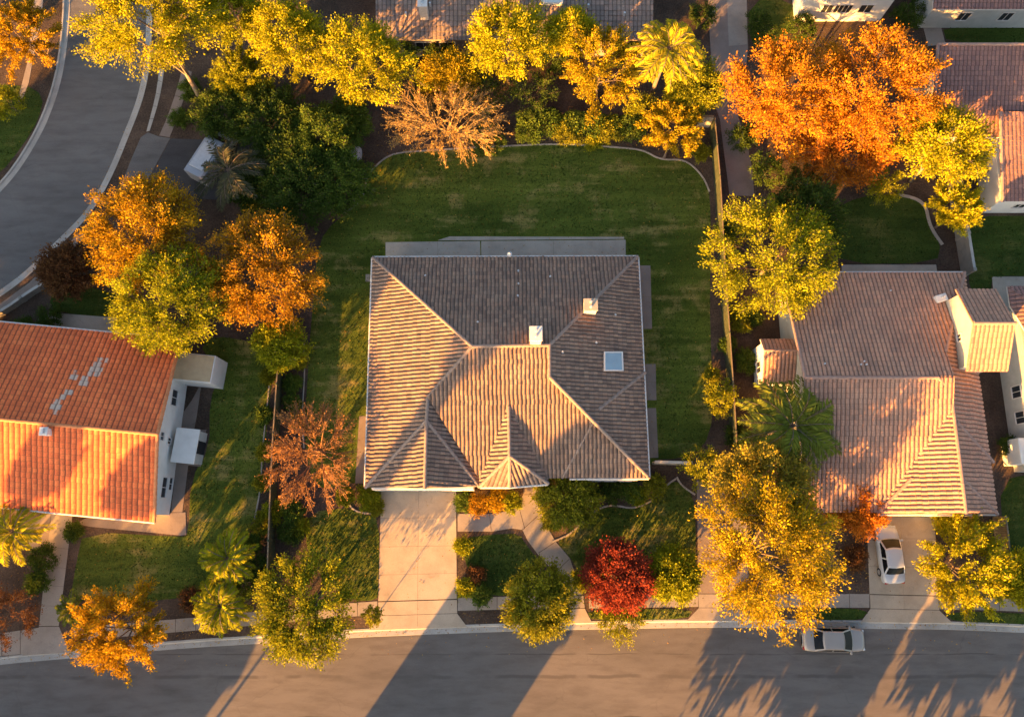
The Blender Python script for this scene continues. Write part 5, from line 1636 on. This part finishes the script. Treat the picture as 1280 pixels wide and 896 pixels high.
# --- top right
tree('left of the two large orange trees, beside the lane', 980, 116, 78, 8.6, 'orange', cb=2.2, ry=76, lobes=0.28)
tree('right of the two large orange trees, above the leaning yellow tree', 1095, 118, 86, 9.4, 'orange', cb=2.2, ry=84, lobes=0.3)
tree('rust orange tree below and between the two large orange trees', 1052, 182, 62, 5.6, 'rust', cb=1.0, ry=52)
tree('yellow tree with a bright leaning trunk below the dark red roof', 1182, 183, 58, 8.0, 'yellow', cb=4.0, base=(1138, 226), lobes=0.3, bark='bark_pale', ry=50)
plume('round yellow star shaped bush above the grey block wall', 1195, 266, 28, 4.4, 'yellow', cb=1.8)
tree('round yellow green tree right of the green fence, above the right house', 972, 322, 78, 7.6, 'lemon', cb=1.6)
tree('dark green tree behind the round yellow green tree', 1012, 270, 44, 5.0, 'dark', cb=0.6)
for (px, py, r_, hh, lf, lab) in ((958, 215, 26, 1.8, 'green', 'dark green shrub at the south end of the lane'), (1000, 228, 24, 1.8, 'dark', 'dark shrub under the rust orange tree'), (1105, 236, 24, 1.8, 'ygreen', 'yellow green shrub at the north edge of the right back lawn'), (930, 172, 18, 1.5, 'dark', 'dark shrub beside the lane below the left orange tree'), (1215, 205, 20, 2.0, 'dark', 'dark shrub beside the block wall and the dark red roofed house'), (1135, 22, 24, 2.2, 'dark', 'dark green shrub between the white house and the grey fronted house'), (1005, 35, 20, 2.0, 'green', 'green shrub below the white walled house'), (950, 30, 20, 1.6, 'dark', 'dark shrub on the grass right of the lane'), (880, 20, 18, 1.6, 'dark', 'dark shrub left of the lane at the top'), (1242, 208, 14, 1.6, 'darkred', 'small dark red shrub beside the dark red tiled house')):
    shrub(lab, px, py, r_, hh, lf)
# --- left
tree('large orange tree beside the side road, uppermost of the three by the orange roof', 181, 290, 78, 7.0, 'gold', cb=1.6)
tree('amber brown tree right of the large orange tree, left of the back lawn', 325, 340, 72, 6.6, 'amber', cb=1.4, ry=80)
tree('yellow green tree overhanging the orange clay roof', 214, 380, 72, 7.4, 'lemon', cb=1.8)
tree('dark reddish bushy tree at the kerb of the side road', 82, 338, 35, 3.2, 'darkred', cb=0.4)
tree('small round yellow green tree on the fence below the amber tree', 352, 430, 31, 3.6, 'lemon', cb=0.6)
bare('red brown leafless tree with spreading twigs left of the middle house', 393, 562, 58, 4.8, 'redbrown', 'twig_red', cb=0.9, ry=64, n2=100, nl=8)
palm('yellow tufted palm at the left edge below the orange roof', 16, 664, 40, 3.4, 'palm_gold', nf=26, seed=12, droop=0.6)
plume('bright orange star shaped tree beside the street at lower left', 150, 786, 57, 4.6, 'gold', cb=0.9, ry=54, seed=33)
shrub('red shrubby tree at the lower left edge', 8, 768, 46, 3.2, 'darkred')
palm('small green cycad between the path and the orange star shaped tree', 92, 762, 24, 1.2, 'palm', nf=20, seed=14, trunk_r=0.12, name='cycad', droop=0.5, cat='shrub')
palm('upper of the two spiky yellow green shrubby palms by the west fence', 285, 698, 36, 2.0, 'ygreen', nf=34, seed=23, trunk_r=0.13, droop=0.35)
palm('lower of the two spiky yellow green shrubby palms by the west fence', 276, 757, 38, 1.9, 'ygreen', nf=36, seed=24, trunk_r=0.13, droop=0.35)
shrub('dark green shrub filling the gap between the two spiky palms', 306, 728, 22, 1.5, 'green')
tree('yellow green street tree left of the wide driveway', 373, 767, 61, 3.9, 'ygreen', cb=1.7, lobes=0.3, ry=68)
# slender sapling whose shadow crosses the driveway
plant('sapling', 'thin young sapling at the pavement left of the wide driveway', 'sapling', 467, 770, 12, 3.0, 'olive', cb=1.0, n1=4, n2=34, nl=18, n3=2, tuft=0.25, ls=0.14, spread=0.09, trunk_r=0.04, twig=0.008)
# --- front garden
tree('olive green street tree at the end of the curved front path', 675, 750, 43, 4.0, 'olive', cb=0.9, lobes=0.3)
tree('crimson red tree on the front lawn right of the curved path', 771, 721, 42, 3.6, 'red', cb=0.8, ry=43)
shrub('green shrub at the kerb in front of the crimson tree', 773, 773, 30, 1.5, 'ygreen')
tree('small yellow tree between the crimson tree and the brown side path', 843, 718, 31, 2.8, 'lemon', cb=0.5)
tree('rounded green and yellow tree under the south eave of the middle house', 712, 622, 37, 2.8, 'olive', cb=0.3)
EG = 'shrubs in the bed between the garage and the front door'
for (px, py, r_, lf, lab) in ((582, 624, 11, 'green', 'green shrub next to the garage corner in the entry bed'), (600, 628, 13, 'amber', 'amber shrub in the entry bed, second from the garage'), (622, 623, 14, 'gold', 'golden shrub in the middle of the entry bed'), (643, 625, 12, 'lemon', 'yellow shrub in the entry bed next to the front path')):
    shrub(lab, px, py, r_, 1.0, lf, group=EG)
for (px, py, r_, hh, lf, lab) in (
    (579, 682, 10, 0.9, 'lemon', 'yellow green shrub halfway down the right side of the wide driveway'),
    (584, 736, 10, 0.9, 'ygreen', 'yellow green shrub at the pavement right of the wide driveway'),
    (602, 742, 11, 0.9, 'green', 'green shrub overlapping the pavement right of the wide driveway'),
    (596, 718, 10, 0.7, 'darkred', 'dark reddish shrub right of the wide driveway'),
    (462, 622, 14, 0.9, 'lemon', 'yellow shrub at the left corner of the garage'),
    (430, 622, 10, 0.8, 'ygreen', 'small yellow green shrub between the red brown tree and the garage'),
    (470, 634, 8, 0.6, 'olive', 'low olive shrub inside the curved edging left of the garage'),
    (765, 612, 16, 1.0, 'dark', 'dark green shrub under the bay window, left one'),
    (790, 612, 14, 1.0, 'green', 'green shrub under the bay window, right one'),
    (817, 607, 15, 1.1, 'olive', 'olive shrub at the south east corner of the middle house'),
    (800, 622, 10, 0.8, 'lemon', 'small yellow shrub on the curved bed edging'),
    (690, 650, 13, 0.8, 'olive', 'olive shrub in the bed beside the curved path'),
    (727, 722, 13, 1.3, 'ygreen', 'yellow green shrub squeezed between the front path and the crimson tree'),
    (876, 586, 26, 2.4, 'ygreen', 'yellow green bush at the top of the brown side path'),
    (898, 500, 22, 2.2, 'ygreen', 'yellow green bush growing over the green fence'),
    (826, 736, 9, 0.6, 'lemon', 'low yellow shrub at the edge of the front pavement'),
    (345, 640, 13, 1.1, 'ygreen', 'yellow green shrub west of the weathered fence'),
    (330, 655, 15, 1.0, 'olive', 'olive shrub at the edge of the west lawn'),
    (366, 478, 10, 0.7, 'green', 'small green shrub in the bed left of the back lawn'),
    (364, 505, 10, 0.7, 'green', 'low green shrub above the bare red brown tree'),
    (365, 640, 13, 1.1, 'green', 'dark green shrub below the bare red brown tree'),
    (362, 668, 13, 0.9, 'dark', 'dark shrub right of the weathered fence near its south end'),
    (325, 712, 14, 1.2, 'dark', 'dark shrub between the spiky shrubs and the street tree'),
    (330, 600, 10, 0.8, 'olive', 'small shrub on the edging of the west lawn'),
    (95, 664, 11, 0.8, 'dark', 'dark shrub beside the porch of the orange roofed house'),
    (55, 700, 17, 1.1, 'dark', 'dark green shrub left of the west front path'),
    (45, 728, 15, 1.0, 'green', 'green shrub above the red shrubby tree'),
    (240, 752, 16, 1.0, 'darkred', 'dark reddish shrub right of the orange star shaped tree'),
    (60, 398, 16, 1.2, 'dark', 'dark hedge shrub below the retaining wall'),
    (30, 410, 16, 1.2, 'dark', 'dark hedge shrub at the corner of the orange clay roof'),
    (240, 110, 14, 0.9, 'green', 'low green shrub beside the base of the leaning trunk'),
    (225, 150, 12, 0.7, 'green', 'low green shrub beside the pavement above the dark driveway'),
    (334, 470, 9, 0.7, 'olive', 'low olive shrub west of the weathered fence, near its north end'),
    (330, 520, 9, 0.7, 'green', 'low green shrub on the west lawn edge, beside the bare red brown tree'),
    (335, 565, 11, 0.9, 'olive', 'olive shrub against the west side of the weathered fence'),
    (372, 455, 9, 0.7, 'olive', 'low olive shrub below the small round yellow green tree'),
    (370, 525, 8, 0.6, 'olive', 'tiny olive shrub just above the bare red brown tree'),
    (378, 660, 9, 0.7, 'ygreen', 'low yellow green shrub at the west edge of the front lawn'),
    (318, 680, 11, 0.9, 'green', 'green shrub at the south east corner of the west lawn'),
    (906, 430, 9, 0.7, 'green', 'low green shrub between the fence and the annexe path'),
    (942, 400, 11, 0.9, 'dark', 'dark shrub at the wall north of the annexe'),
    (740, 618, 9, 0.7, 'green', 'low green shrub between the rounded tree and the bay window'),
    (926, 400, 16, 1.2, 'olive', 'olive shrub behind the green fence, below the round yellow green tree'),
    (930, 452, 14, 1.0, 'green', 'green shrub between the green fence and the white annexe'),
    (922, 545, 16, 1.1, 'dark', 'dark shrub between the green fence end and the green palm'),
    (905, 290, 12, 1.0, 'green', 'green shrub behind the green fence beside the round yellow green tree'),
    (890, 470, 9, 0.8, 'olive', 'low olive shrub on the lawn side of the green fence'),
    (878, 190, 10, 0.8, 'olive', 'low shrub in the corner of the back lawn bed'),
    (740, 178, 12, 0.8, 'ygreen', 'low yellow green shrub on the north lawn edging'),
    (1262, 560, 12, 1.0, 'dark', 'dark shrub against the pale wall at the right edge'),
    (1180, 655, 14, 1.2, 'lemon', 'yellow shrub under the eave right of the white car'),
    (1215, 662, 14, 1.1, 'olive', 'olive shrub under the front eave of the right house')):
    shrub(lab, px, py, r_, hh, lf)
# --- lower right
tree('tan khaki feathery tree above the large yellow tree, left of the right house', 956, 606, 68, 7.6, 'khaki', cb=1.6, ry=56)
tree('largest yellow tree on the street in front of the right house', 962, 690, 84, 10.4, 'sun', cb=2.6, ry=90)
palm('dark green palm between the annexe and the khaki tree', 990, 533, 66, 5.2, 'palm', nf=44, seed=17, droop=0.55, nlf=24, wl=0.06)
tree('red orange bushy tree at the corner of the right house driveway', 1066, 628, 35, 3.4, 'rust', cb=0.4)
shrub('dark red shrub beside the right house driveway', 1070, 700, 16, 1.0, 'darkred')
plume('broad golden yellow tree beside the white car', 1205, 710, 53, 5.2, 'yellow', cb=1.2, ry=58)
tree('small yellow tree at the right edge beside the street', 1272, 726, 28, 3.6, 'yellow', cb=1.0)

# fallen leaves on beds, drive edges and gutters
rngl = np.random.default_rng(77)
def litter(polys, dens, zz=0.03):
    C = []
    for p in polys:
        xs = [q_[0] for q_ in p]; ys = [q_[1] for q_ in p]
        n = int((max(xs) - min(xs)) * (max(ys) - min(ys)) * dens)
        x, y = scatter(p, n, rngl)
        C.append(np.stack([x, y, rngl.uniform(zz, zz + 0.04, len(x))], 1))
    C = np.concatenate(C)
    D = rngl.normal(0, 1, C.shape) * np.array([1, 1, 0.15])
    q_ = leaf_quads(C, D, rngl, 0.10, 2.2)
    o = np_quads('fallen_leaves', q_, L['litter'], rngl.uniform(0, 1, len(C)))
    o['kind'] = 'stuff'
litter([P2([(430, 770), (470, 770), (462, 786), (420, 789)]), P2([(574, 766), (640, 763), (640, 780), (588, 782)]), P2([(574, 610), (656, 610), (648, 640), (574, 641)]), P2([(215, 776), (260, 772), (300, 790), (215, 800)]), P2([(1062, 650), (1084, 650), (1087, 742), (1062, 742)])], 10)
litter([P2([(640, 152), (870, 160), (885, 220), (800, 186), (640, 181)]), P2([(440, 160), (490, 160), (490, 190), (450, 230)]), P2([(352, 450), (384, 450), (384, 640), (348, 640)]), P2([(690, 640), (740, 640), (712, 664)]), P2([(1000, 560), (1090, 600), (1080, 660), (990, 660)]), P2([(0, 690), (48, 690), (48, 780), (0, 790)])], 4)
litter([LPOLY['back'], LPOLY['west'], LPOLY['front_right'], LPOLY['front_left'], LPOLY['front_mid']], 1.8, 0.05)
def band(line, o0, o1):
    return offset(line, o0) + offset(line, o1)[::-1]
fr_line = [p for p in s_kerb if -50 < p[0] < 50]
litter([band(fr_line, -0.06, -0.4)], 16, ZR + 0.03)
litter([band(fr_line, -0.4, -2.2)], 1.2, ZR + 0.012)
litter([band([p for p in lr_r if -60 < p[0] < 0], -0.05, -0.6)], 8, ZR + 0.03)
litter([P2([(476, 615), (570, 615), (571, 768), (473, 770)]), P2([(871, 612), (932, 612), (936, 758), (873, 758)]), P2([(1085, 660), (1168, 660), (1174, 776), (1085, 776)])], 0.9, 0.03)

# boulder by the dark clump
bm = bmesh.new()
bmesh.ops.create_icosphere(bm, subdivisions=3, radius=0.8)
rb = random.Random(4)
for v in bm.verts:
    nz = math.sin(v.co.x * 4.1 + 1) * math.cos(v.co.y * 3.7) * 0.12 + math.sin(v.co.z * 5 + v.co.x * 3) * 0.07
    v.co *= 1 + nz
    v.co.z = max(-0.3, v.co.z * 0.75)
c = G(442, 194, 0.3)
bo = mesh_obj('boulder', [v.co + c + Vector((0, 0, 0.2)) for v in bm.verts], [[q_.index for q_ in f.verts] for f in bm.faces], M['rock'], None, False)
tag(bo, 'pale grey boulder beside the curved edging of the back lawn', 'boulder')
bm.free()

# ------------------------------------------------------------------ vehicles
def car(label, px, py, ang, paint, Lc, Wc, cat='car', name='parked_car', group=None):
    """sedan facing local +x"""
    c = G(px, py, 0.6)
    zg = ZR if name == 'street_car' else 0.018
    root = thing('parked_car', label, cat, (c.x, c.y, zg), group, ang)
    def up(o): return o
    hl, hw = Lc / 2, Wc / 2
    st = [(-1.0, .55, .62), (-.985, .72, .74), (-.96, .84, .84), (-.9, .93, .93), (-.72, .98, .96), (-.5, 1.0, .95), (-.2, 1.0, .93), (.1, 1.0, .92), (.38, .99, .92), (.55, .98, .90), (.72, .95, .85), (.86, .89, .78), (.94, .80, .70), (.98, .68, .62), (1.0, .52, .52)]
    ring = []
    for x, wf, zt in st:
        wv = hw * wf
        ring.append([(x * hl, -wv * 0.92, 0.22), (x * hl, -wv, 0.42), (x * hl, -wv * 0.995, zt * 0.72), (x * hl, -wv * 0.93, zt * 0.93), (x * hl, -wv * 0.80, zt), (x * hl, -wv * 0.4, zt + 0.018), (x * hl, 0, zt + 0.025),
                     (x * hl, wv * 0.4, zt + 0.018), (x * hl, wv * 0.80, zt), (x * hl, wv * 0.93, zt * 0.93), (x * hl, wv * 0.995, zt * 0.72), (x * hl, wv, 0.42), (x * hl, wv * 0.92, 0.22)])
    k = len(ring[0])
    vs_ = [p for r_ in ring for p in r_]
    fs_ = []
    for i in range(len(ring) - 1):
        for j in range(k - 1):
            fs_.append((i * k + j, (i + 1) * k + j, (i + 1) * k + j + 1, i * k + j + 1))
        fs_.append((i * k + k - 1, (i + 1) * k + k - 1, (i + 1) * k, i * k))
    fs_.append(tuple(range(k - 1, -1, -1))); fs_.append(tuple((len(ring) - 1) * k + j for j in range(k)))
    # flip so that normals point outwards
    fs_ = [f[::-1] for f in fs_]
    body = mesh_obj('body', vs_, fs_, M[paint], root, True, world=False)
    # cabin: roof shell with pillars, glass between
    xb0, xb1, xr0, xr1 = -0.70 * hl, 0.56 * hl, -0.42 * hl, 0.20 * hl
    zb, zt = 0.92, 1.44
    wb, wr = hw * 0.90, hw * 0.70
    def cs(x0_, x1_, w_, z, n=5):
        out = []
        for i in range(n):
            t = i / (n - 1) * 2 - 1
            out.append((x1_ - 0.10 * t * t, t * w_, z))
        for i in range(n):
            t = 1 - i / (n - 1) * 2
            out.append((x0_ + 0.08 * t * t, t * w_, z))
        return out
    r0_, r1_, r2_, r3_ = cs(xb0, xb1, wb, zb), cs(xr0 - 0.06, xr1 + 0.06, wr * 1.03, zt - 0.05), cs(xr0, xr1, wr * 0.94, zt), cs(xr0 + 0.3, xr1 - 0.3, wr * 0.5, zt + 0.025)
    kk = len(r0_)
    vs_ = r0_ + r1_ + r2_ + r3_
    fs_ = []
    for lv in range(3):
        for j in range(kk):
            fs_.append((lv * kk + j, lv * kk + (j + 1) % kk, (lv + 1) * kk + (j + 1) % kk, (lv + 1) * kk + j))
    fs_.append(tuple(3 * kk + j for j in range(kk)))
    mesh_obj('roof', vs_, fs_, M[paint], root, False, world=False)
    def V3(p): return Vector(p)
    def pane(nm, a0, a1, b1_, b0_, off):
        """glass panel between base edge a and top edge b"""
        P_ = [V3(a0), V3(a1), V3(b1_), V3(b0_)]
        cen_ = sum(P_, Vector()) / 4
        P_ = [p.lerp(cen_, 0.10) + V3(off) for p in P_]
        mesh_obj(nm, P_, [(0, 1, 2, 3)], M['car_glass'], root, False, world=False)
    def strip(nm, idx, off):
        a = [V3(r0_[i]) for i in idx]; b = [V3(r1_[i]) for i in idx]
        n = len(idx)
        lo = [p.lerp(q_, 0.08) + V3(off) for p, q_ in zip(a, b)]; hi = [p.lerp(q_, 0.95) + V3(off) for p, q_ in zip(a, b)]
        lo[0] = lo[0].lerp(lo[1], 0.25); hi[0] = hi[0].lerp(hi[1], 0.25); lo[-1] = lo[-1].lerp(lo[-2], 0.25); hi[-1] = hi[-1].lerp(hi[-2], 0.25)
        mesh_obj(nm, lo + hi, [(i, i + 1, n + i + 1, n + i) for i in range(n - 1)], M['car_glass'], root, True, world=False)
    strip('windscreen', [0, 1, 2, 3, 4], (0.012, 0, 0.012))
    strip('rear_window', [5, 6, 7, 8, 9], (-0.012, 0, 0.012))
    for s_ in (-1, 1):
        a0 = (xb0 + 0.10, s_ * wb, zb); a1 = (xb1 - 0.12, s_ * wb, zb); b1_ = (xr1 - 0.04, s_ * wr * 1.03, zt - 0.05); b0_ = (xr0 + 0.02, s_ * wr * 1.03, zt - 0.05)
        pm0 = Vector(a0).lerp(Vector(a1), 0.47); pm1 = Vector(b0_).lerp(Vector(b1_), 0.45)
        pane('side_window', a0, pm0, pm1, b0_, (0, s_ * 0.014, 0.006))
        pane('side_window', pm0, a1, b1_, pm1, (0, s_ * 0.014, 0.006))
        mbx = MB().box((xb1 - 0.2, s_ * (hw - 0.03), 0.97), (0.15, 0.28, 0.12), 0, 0.03)
        mbx.build('mirror', M[paint], root, world=False)
        mbx = MB().box((hl * 0.93, s_ * hw * 0.62, 0.62), (0.16, 0.36, 0.12), s_ * -0.3, 0.03)
        mbx.build('headlight', M['lamp_clear'], root, world=False)
        mbx = MB().box((-hl * 0.965, s_ * hw * 0.66, 0.74), (0.12, 0.34, 0.12), s_ * 0.25, 0.03)
        mbx.build('tail_light', M['lamp_red'], root, world=False)
        for xx in (-0.60 * hl, 0.62 * hl):
            tb = MB().tube([(xx, s_ * (hw - 0.2), 0.32), (xx, s_ * (hw + 0.005), 0.32)], 0.32, 18)
            wo_ = tb.build('wheel', M['tyre'], root, world=False)
            MB().tube([(xx, s_ * (hw - 0.02), 0.32), (xx, s_ * (hw + 0.018), 0.32)], 0.2, 12).build('rim', M['rim'], wo_, world=False)
    MB().box((hl * 0.985, 0, 0.45), (0.08, hw * 1.0, 0.12), 0, 0.02).build('grille', M['dark'], root, world=False)
    return root
car('white parked car on the right house driveway, nose towards the garage', 1112, 692.5, R(92.5), 'car_white', 4.35, 1.78)
car('grey beige saloon parked at the kerb under the largest yellow tree', 1042.5, 799, R(-1), 'car_tan', 4.75, 1.82, name='street_car')

# white van half hidden by the palm
vc = G(266, 197, 0.8)
va_ = R(62)
van = thing('van', 'white van on the dark driveway, half hidden by the grey palm', 'van', (vc.x, vc.y, 0.014), None, va_)
def vloft(secs):
    vs_, fs_ = [], []
    for x, w_, z0, z1, b in secs:
        vs_ += [(x, -w_, z0), (x, -w_, z1 - b), (x, -w_ + b, z1), (x, w_ - b, z1), (x, w_, z1 - b), (x, w_, z0)]
    for i in range(len(secs) - 1):
        for j in range(6):
            fs_.append((i * 6 + j, i * 6 + (j + 1) % 6, (i + 1) * 6 + (j + 1) % 6, (i + 1) * 6 + j))
    fs_.append((5, 4, 3, 2, 1, 0)); fs_.append(tuple((len(secs) - 1) * 6 + j for j in range(6)))
    return vs_, [f[::-1] for f in fs_]
v_, f_ = vloft([(-2.4, .86, .35, 1.80, .12), (-2.35, .93, .3, 1.95, .14), (0.9, .95, .3, 1.98, .14), (1.25, .94, .3, 1.85, .16), (1.85, .92, .3, 1.12, .14), (2.35, .86, .3, .98, .12), (2.45, .78, .35, .85, .1)])
mesh_obj('body', v_, f_, M['van_white'], van, False, world=False)
mesh_obj('windscreen', [(1.30, -.72, 1.80), (1.30, .72, 1.80), (1.86, .78, 1.15), (1.86, -.78, 1.15)], [(0, 3, 2, 1)], M['car_glass'], van, False, world=False)
for s_ in (-1, 1):
    mesh_obj('side_window', [(0.3, s_ * .955, 1.3), (1.3, s_ * .95, 1.25), (1.15, s_ * .95, 1.68), (0.3, s_ * .955, 1.72)], [(0, 1, 2, 3)], M['car_glass'], van, False, world=False)
    for xx in (-1.55, 1.6):
        wo_ = MB().tube([(xx, s_ * 0.74, 0.33), (xx, s_ * 0.96, 0.33)], 0.33, 16).build('wheel', M['tyre'], van, world=False)
        MB().tube([(xx, s_ * 0.94, 0.33), (xx, s_ * 0.975, 0.33)], 0.2, 12).build('rim', M['rim'], wo_, world=False)
    MB().box((2.38, s_ * .6, .72), (0.1, 0.3, 0.16), 0, 0.02).build('headlight', M['lamp_clear'], van, world=False)
MB().box((-0.6, 0, 2.03), (2.4, 1.3, 0.06), 0, 0.02).build('roof_rack', M['metal'], van, world=False)

# ------------------------------------------------------------------ across the street, south of the picture: what casts the long shadows
def box_house(label, x0, x1, y0, y1, zeave, zridge, seed):
    t = thing('house', label, 'house', ((x0 + x1) / 2, (y0 + y1) / 2, 0), 'houses across the street')
    ym_ = (y0 + y1) / 2
    a, b, c_, d = Vector((x0, y0, zeave)), Vector((x1, y0, zeave)), Vector((x1, y1, zeave)), Vector((x0, y1, zeave))
    e, f = Vector((x0, ym_, zridge)), Vector((x1, ym_, zridge))
    roof(t, [[a, b, f, e], [e, f, c_, d]], M['tile_right'], M['trim'], rib=0.5, course=0.6, seed=seed, K=4)
    i = 0.3
    poly_wall(t, [(x0 + i, y0 + i), (x1 - i, y0 + i), (x1 - i, y1 - i), (x0 + i, y1 - i)], 0, zeave, M['cream_wall'])
    mb_ = MB()
    for xx in (x0 + i - 0.003, x1 - i + 0.003):
        mb_.add([(xx, y0 + i, zeave - 0.1), (xx, y1 - i, zeave - 0.1), (xx, ym_, zridge - 0.15)], [(0, 1, 2)])
    mb_.build('gable_wall', M['cream_wall'], t)
    for k in range(3):
        window(t, Vector((x0 + (k + 0.5) * (x1 - x0) / 3, y1 - i, zeave * 0.65)), (0, 1, 0), 1.1, 1.1)
    caps(t, [(e, f)], M['cap_right'])
box_house('two storey house across the street opposite the wide driveway', -20.7, -13.3, -33.5, -27.0, 6.4, 7.4, 91)
box_house('broad house across the street opposite the orange roofed house', -62.0, -37.2, -35.0, -27.0, 6.0, 7.6, 92)

def far_tree(label, c_, y, H, r_, leaf, cb, **kw):
    """placed by the line its shadow takes: x - 0.6745 y = c"""
    x = c_ + 0.70 * y
    plant.n += 1
    mbt, q_, t_ = grow(900 + plant.n, H, cb, r_, r_, leaf, n1=9, n2=210, nl=24, n3=3, ls=0.55, spread=0.32, tuft=0.45, lobes=0.06, trunk_r=0.25, **kw)
    root = thing('tree', label, 'tree', (x, y, 0), 'trees across the street')
    mbt.build('trunk', M['bark'], root, True, world=False)
    np_quads('crown', q_, L[leaf], t_, root)
far_tree('tall narrow tree behind the two storey house across the street', 2.2, -37, 15.5, 2.6, 'ygreen', 10.5)
far_tree('dense cypress across the street opposite the brown side path', 24.3, -26, 10.5, 2.9, 'dark', 0.6)
far_tree('slim cypress across the street opposite the largest yellow tree', 30.0, -25, 8.5, 0.9, 'dark', 0.6)
far_tree('slim cypress across the street opposite the beige saloon', 33.6, -26, 8.0, 0.8, 'dark', 0.6)
far_tree('dense round tree across the street opposite the right driveway', 40.6, -26, 10.0, 3.3, 'dark', 0.6)
far_tree('slim cypress across the street opposite the white car', 47.2, -26, 9.5, 0.9, 'dark', 0.6)
far_tree('dense round tree across the street at the far right', 53.5, -26, 9.5, 3.0, 'dark', 0.8)
far_tree('unseen tall tree added across the street to shade the back lawn', -25.4, -27, 16.5, 1.9, 'dark', 10.8)  # unseen, added to block the low sun from the back lawn
far_tree('tall conifer across the street opposite the porch of the orange roofed house', -37.6, -24.3, 14.2, 1.25, 'dark', 9.7)
far_tree('tall conifer across the street opposite the east end of the orange roofed house', -29.6, -24.3, 13.0, 1.4, 'dark', 9.4)
for lab_, px_, py_, H_, r_ in (('unseen shade tree added at the left beyond the orange roofed house', -125, 500, 8.4, 4.0), ('unseen shade tree added at the left near the top', -190, 110, 9, 4), ('unseen tall shade tree added at the left by the orange roofed house', -92, 530, 8.2, 4.0), ('unseen dense shade tree added at the left behind the orange roofed house', -165, 540, 10, 4.6)):  # unseen trees, added to keep the side road in shade
    plant('tree', lab_, 'tree', px_, py_, r_ / MPP(py_, 5), H_, 'olive', cb=1.0, ls=0.42, n2=130, nl=24, n3=3, spread=0.35, tuft=0.9, trunk_r=0.2, group='unseen shade trees added west of the side road')
for lab_, x_, y_, H_ in (('added dense shade tree by the kerb of the side road, outside the left edge', -53.0, 7.5, 10.0), ('second added shade tree by the kerb of the side road, further west', -58.5, 4.5, 11.0), ('third added shade tree by the kerb of the side road, furthest west', -64.0, 1.5, 12.0)):  # more unseen trees, added where sun still reached the side road
    plant.n += 1
    mbt, q_, t_ = grow(700 + plant.n, H_, 0.8, 3.9, 3.9, 'olive', n1=9, n2=170, nl=24, n3=3, ls=0.45, spread=0.32, tuft=0.6, lobes=0.1, trunk_r=0.22)
    root = thing('tree', lab_, 'tree', (x_, y_, 0), 'unseen shade trees added west of the side road')
    mbt.build('trunk', M['bark'], root, True, world=False)
    np_quads('crown', q_, L['olive'], t_, root)
# tall palm across the street: its trunk throws the dark band over the roof
x_ = -12.3 + 0.70 * -29
rng = np.random.default_rng(2)
pr = thing('palm_tree', 'very tall fan palm across the street', 'palm', (x_, -29, 0))
mbt = MB().tube([(0, 0, 0), (0.03, 0, 5), (0.05, 0.02, 12), (0.02, 0, 16.5)], [0.22, 0.10, 0.09, 0.09], 10)
mbt.build('trunk', M['palm_bark'], pr, True, world=False)
Q, T = [], []
for i in range(1500):
    a_ = i * 2.4; z_ = rng.uniform(11.2, 16.6); r_ = 0.62 * math.sqrt(rng.uniform(0.05, 1))
    c_ = np.array([math.cos(a_) * r_, math.sin(a_) * r_, z_]); f_ = norm(np.array([math.cos(a_) * 0.3, math.sin(a_) * 0.3, -1]) + rng.normal(0, 0.2, 3))
    wv = norm(np.cross(f_, rng.normal(0, 1, 3))) * 0.09
    Q.append([c_, c_ + f_ * 0.3 + wv, c_ + f_ * 0.6, c_ + f_ * 0.3 - wv]); T.append(rng.uniform(0, 0.5))
for i in range(40):
    a_ = i * 2.4; el = rng.uniform(-0.6, 1.2)
    d = np.array([math.cos(a_) * math.cos(el), math.sin(a_) * math.cos(el), math.sin(el)])
    e = np.array([0, 0, 16.8]) + d * 1.1
    for k in range(14):
        f_ = norm(d + rng.normal(0, 0.35, 3)); wv = norm(np.cross(f_, rng.normal(0, 1, 3))) * 0.05
        Q.append([e - d * 0.3, e + f_ * 0.4 + wv, e + f_ * 0.9, e + f_ * 0.4 - wv]); T.append(rng.uniform(0, 1))
np_quads('fronds', np.array(Q), L['palm'], T, pr)
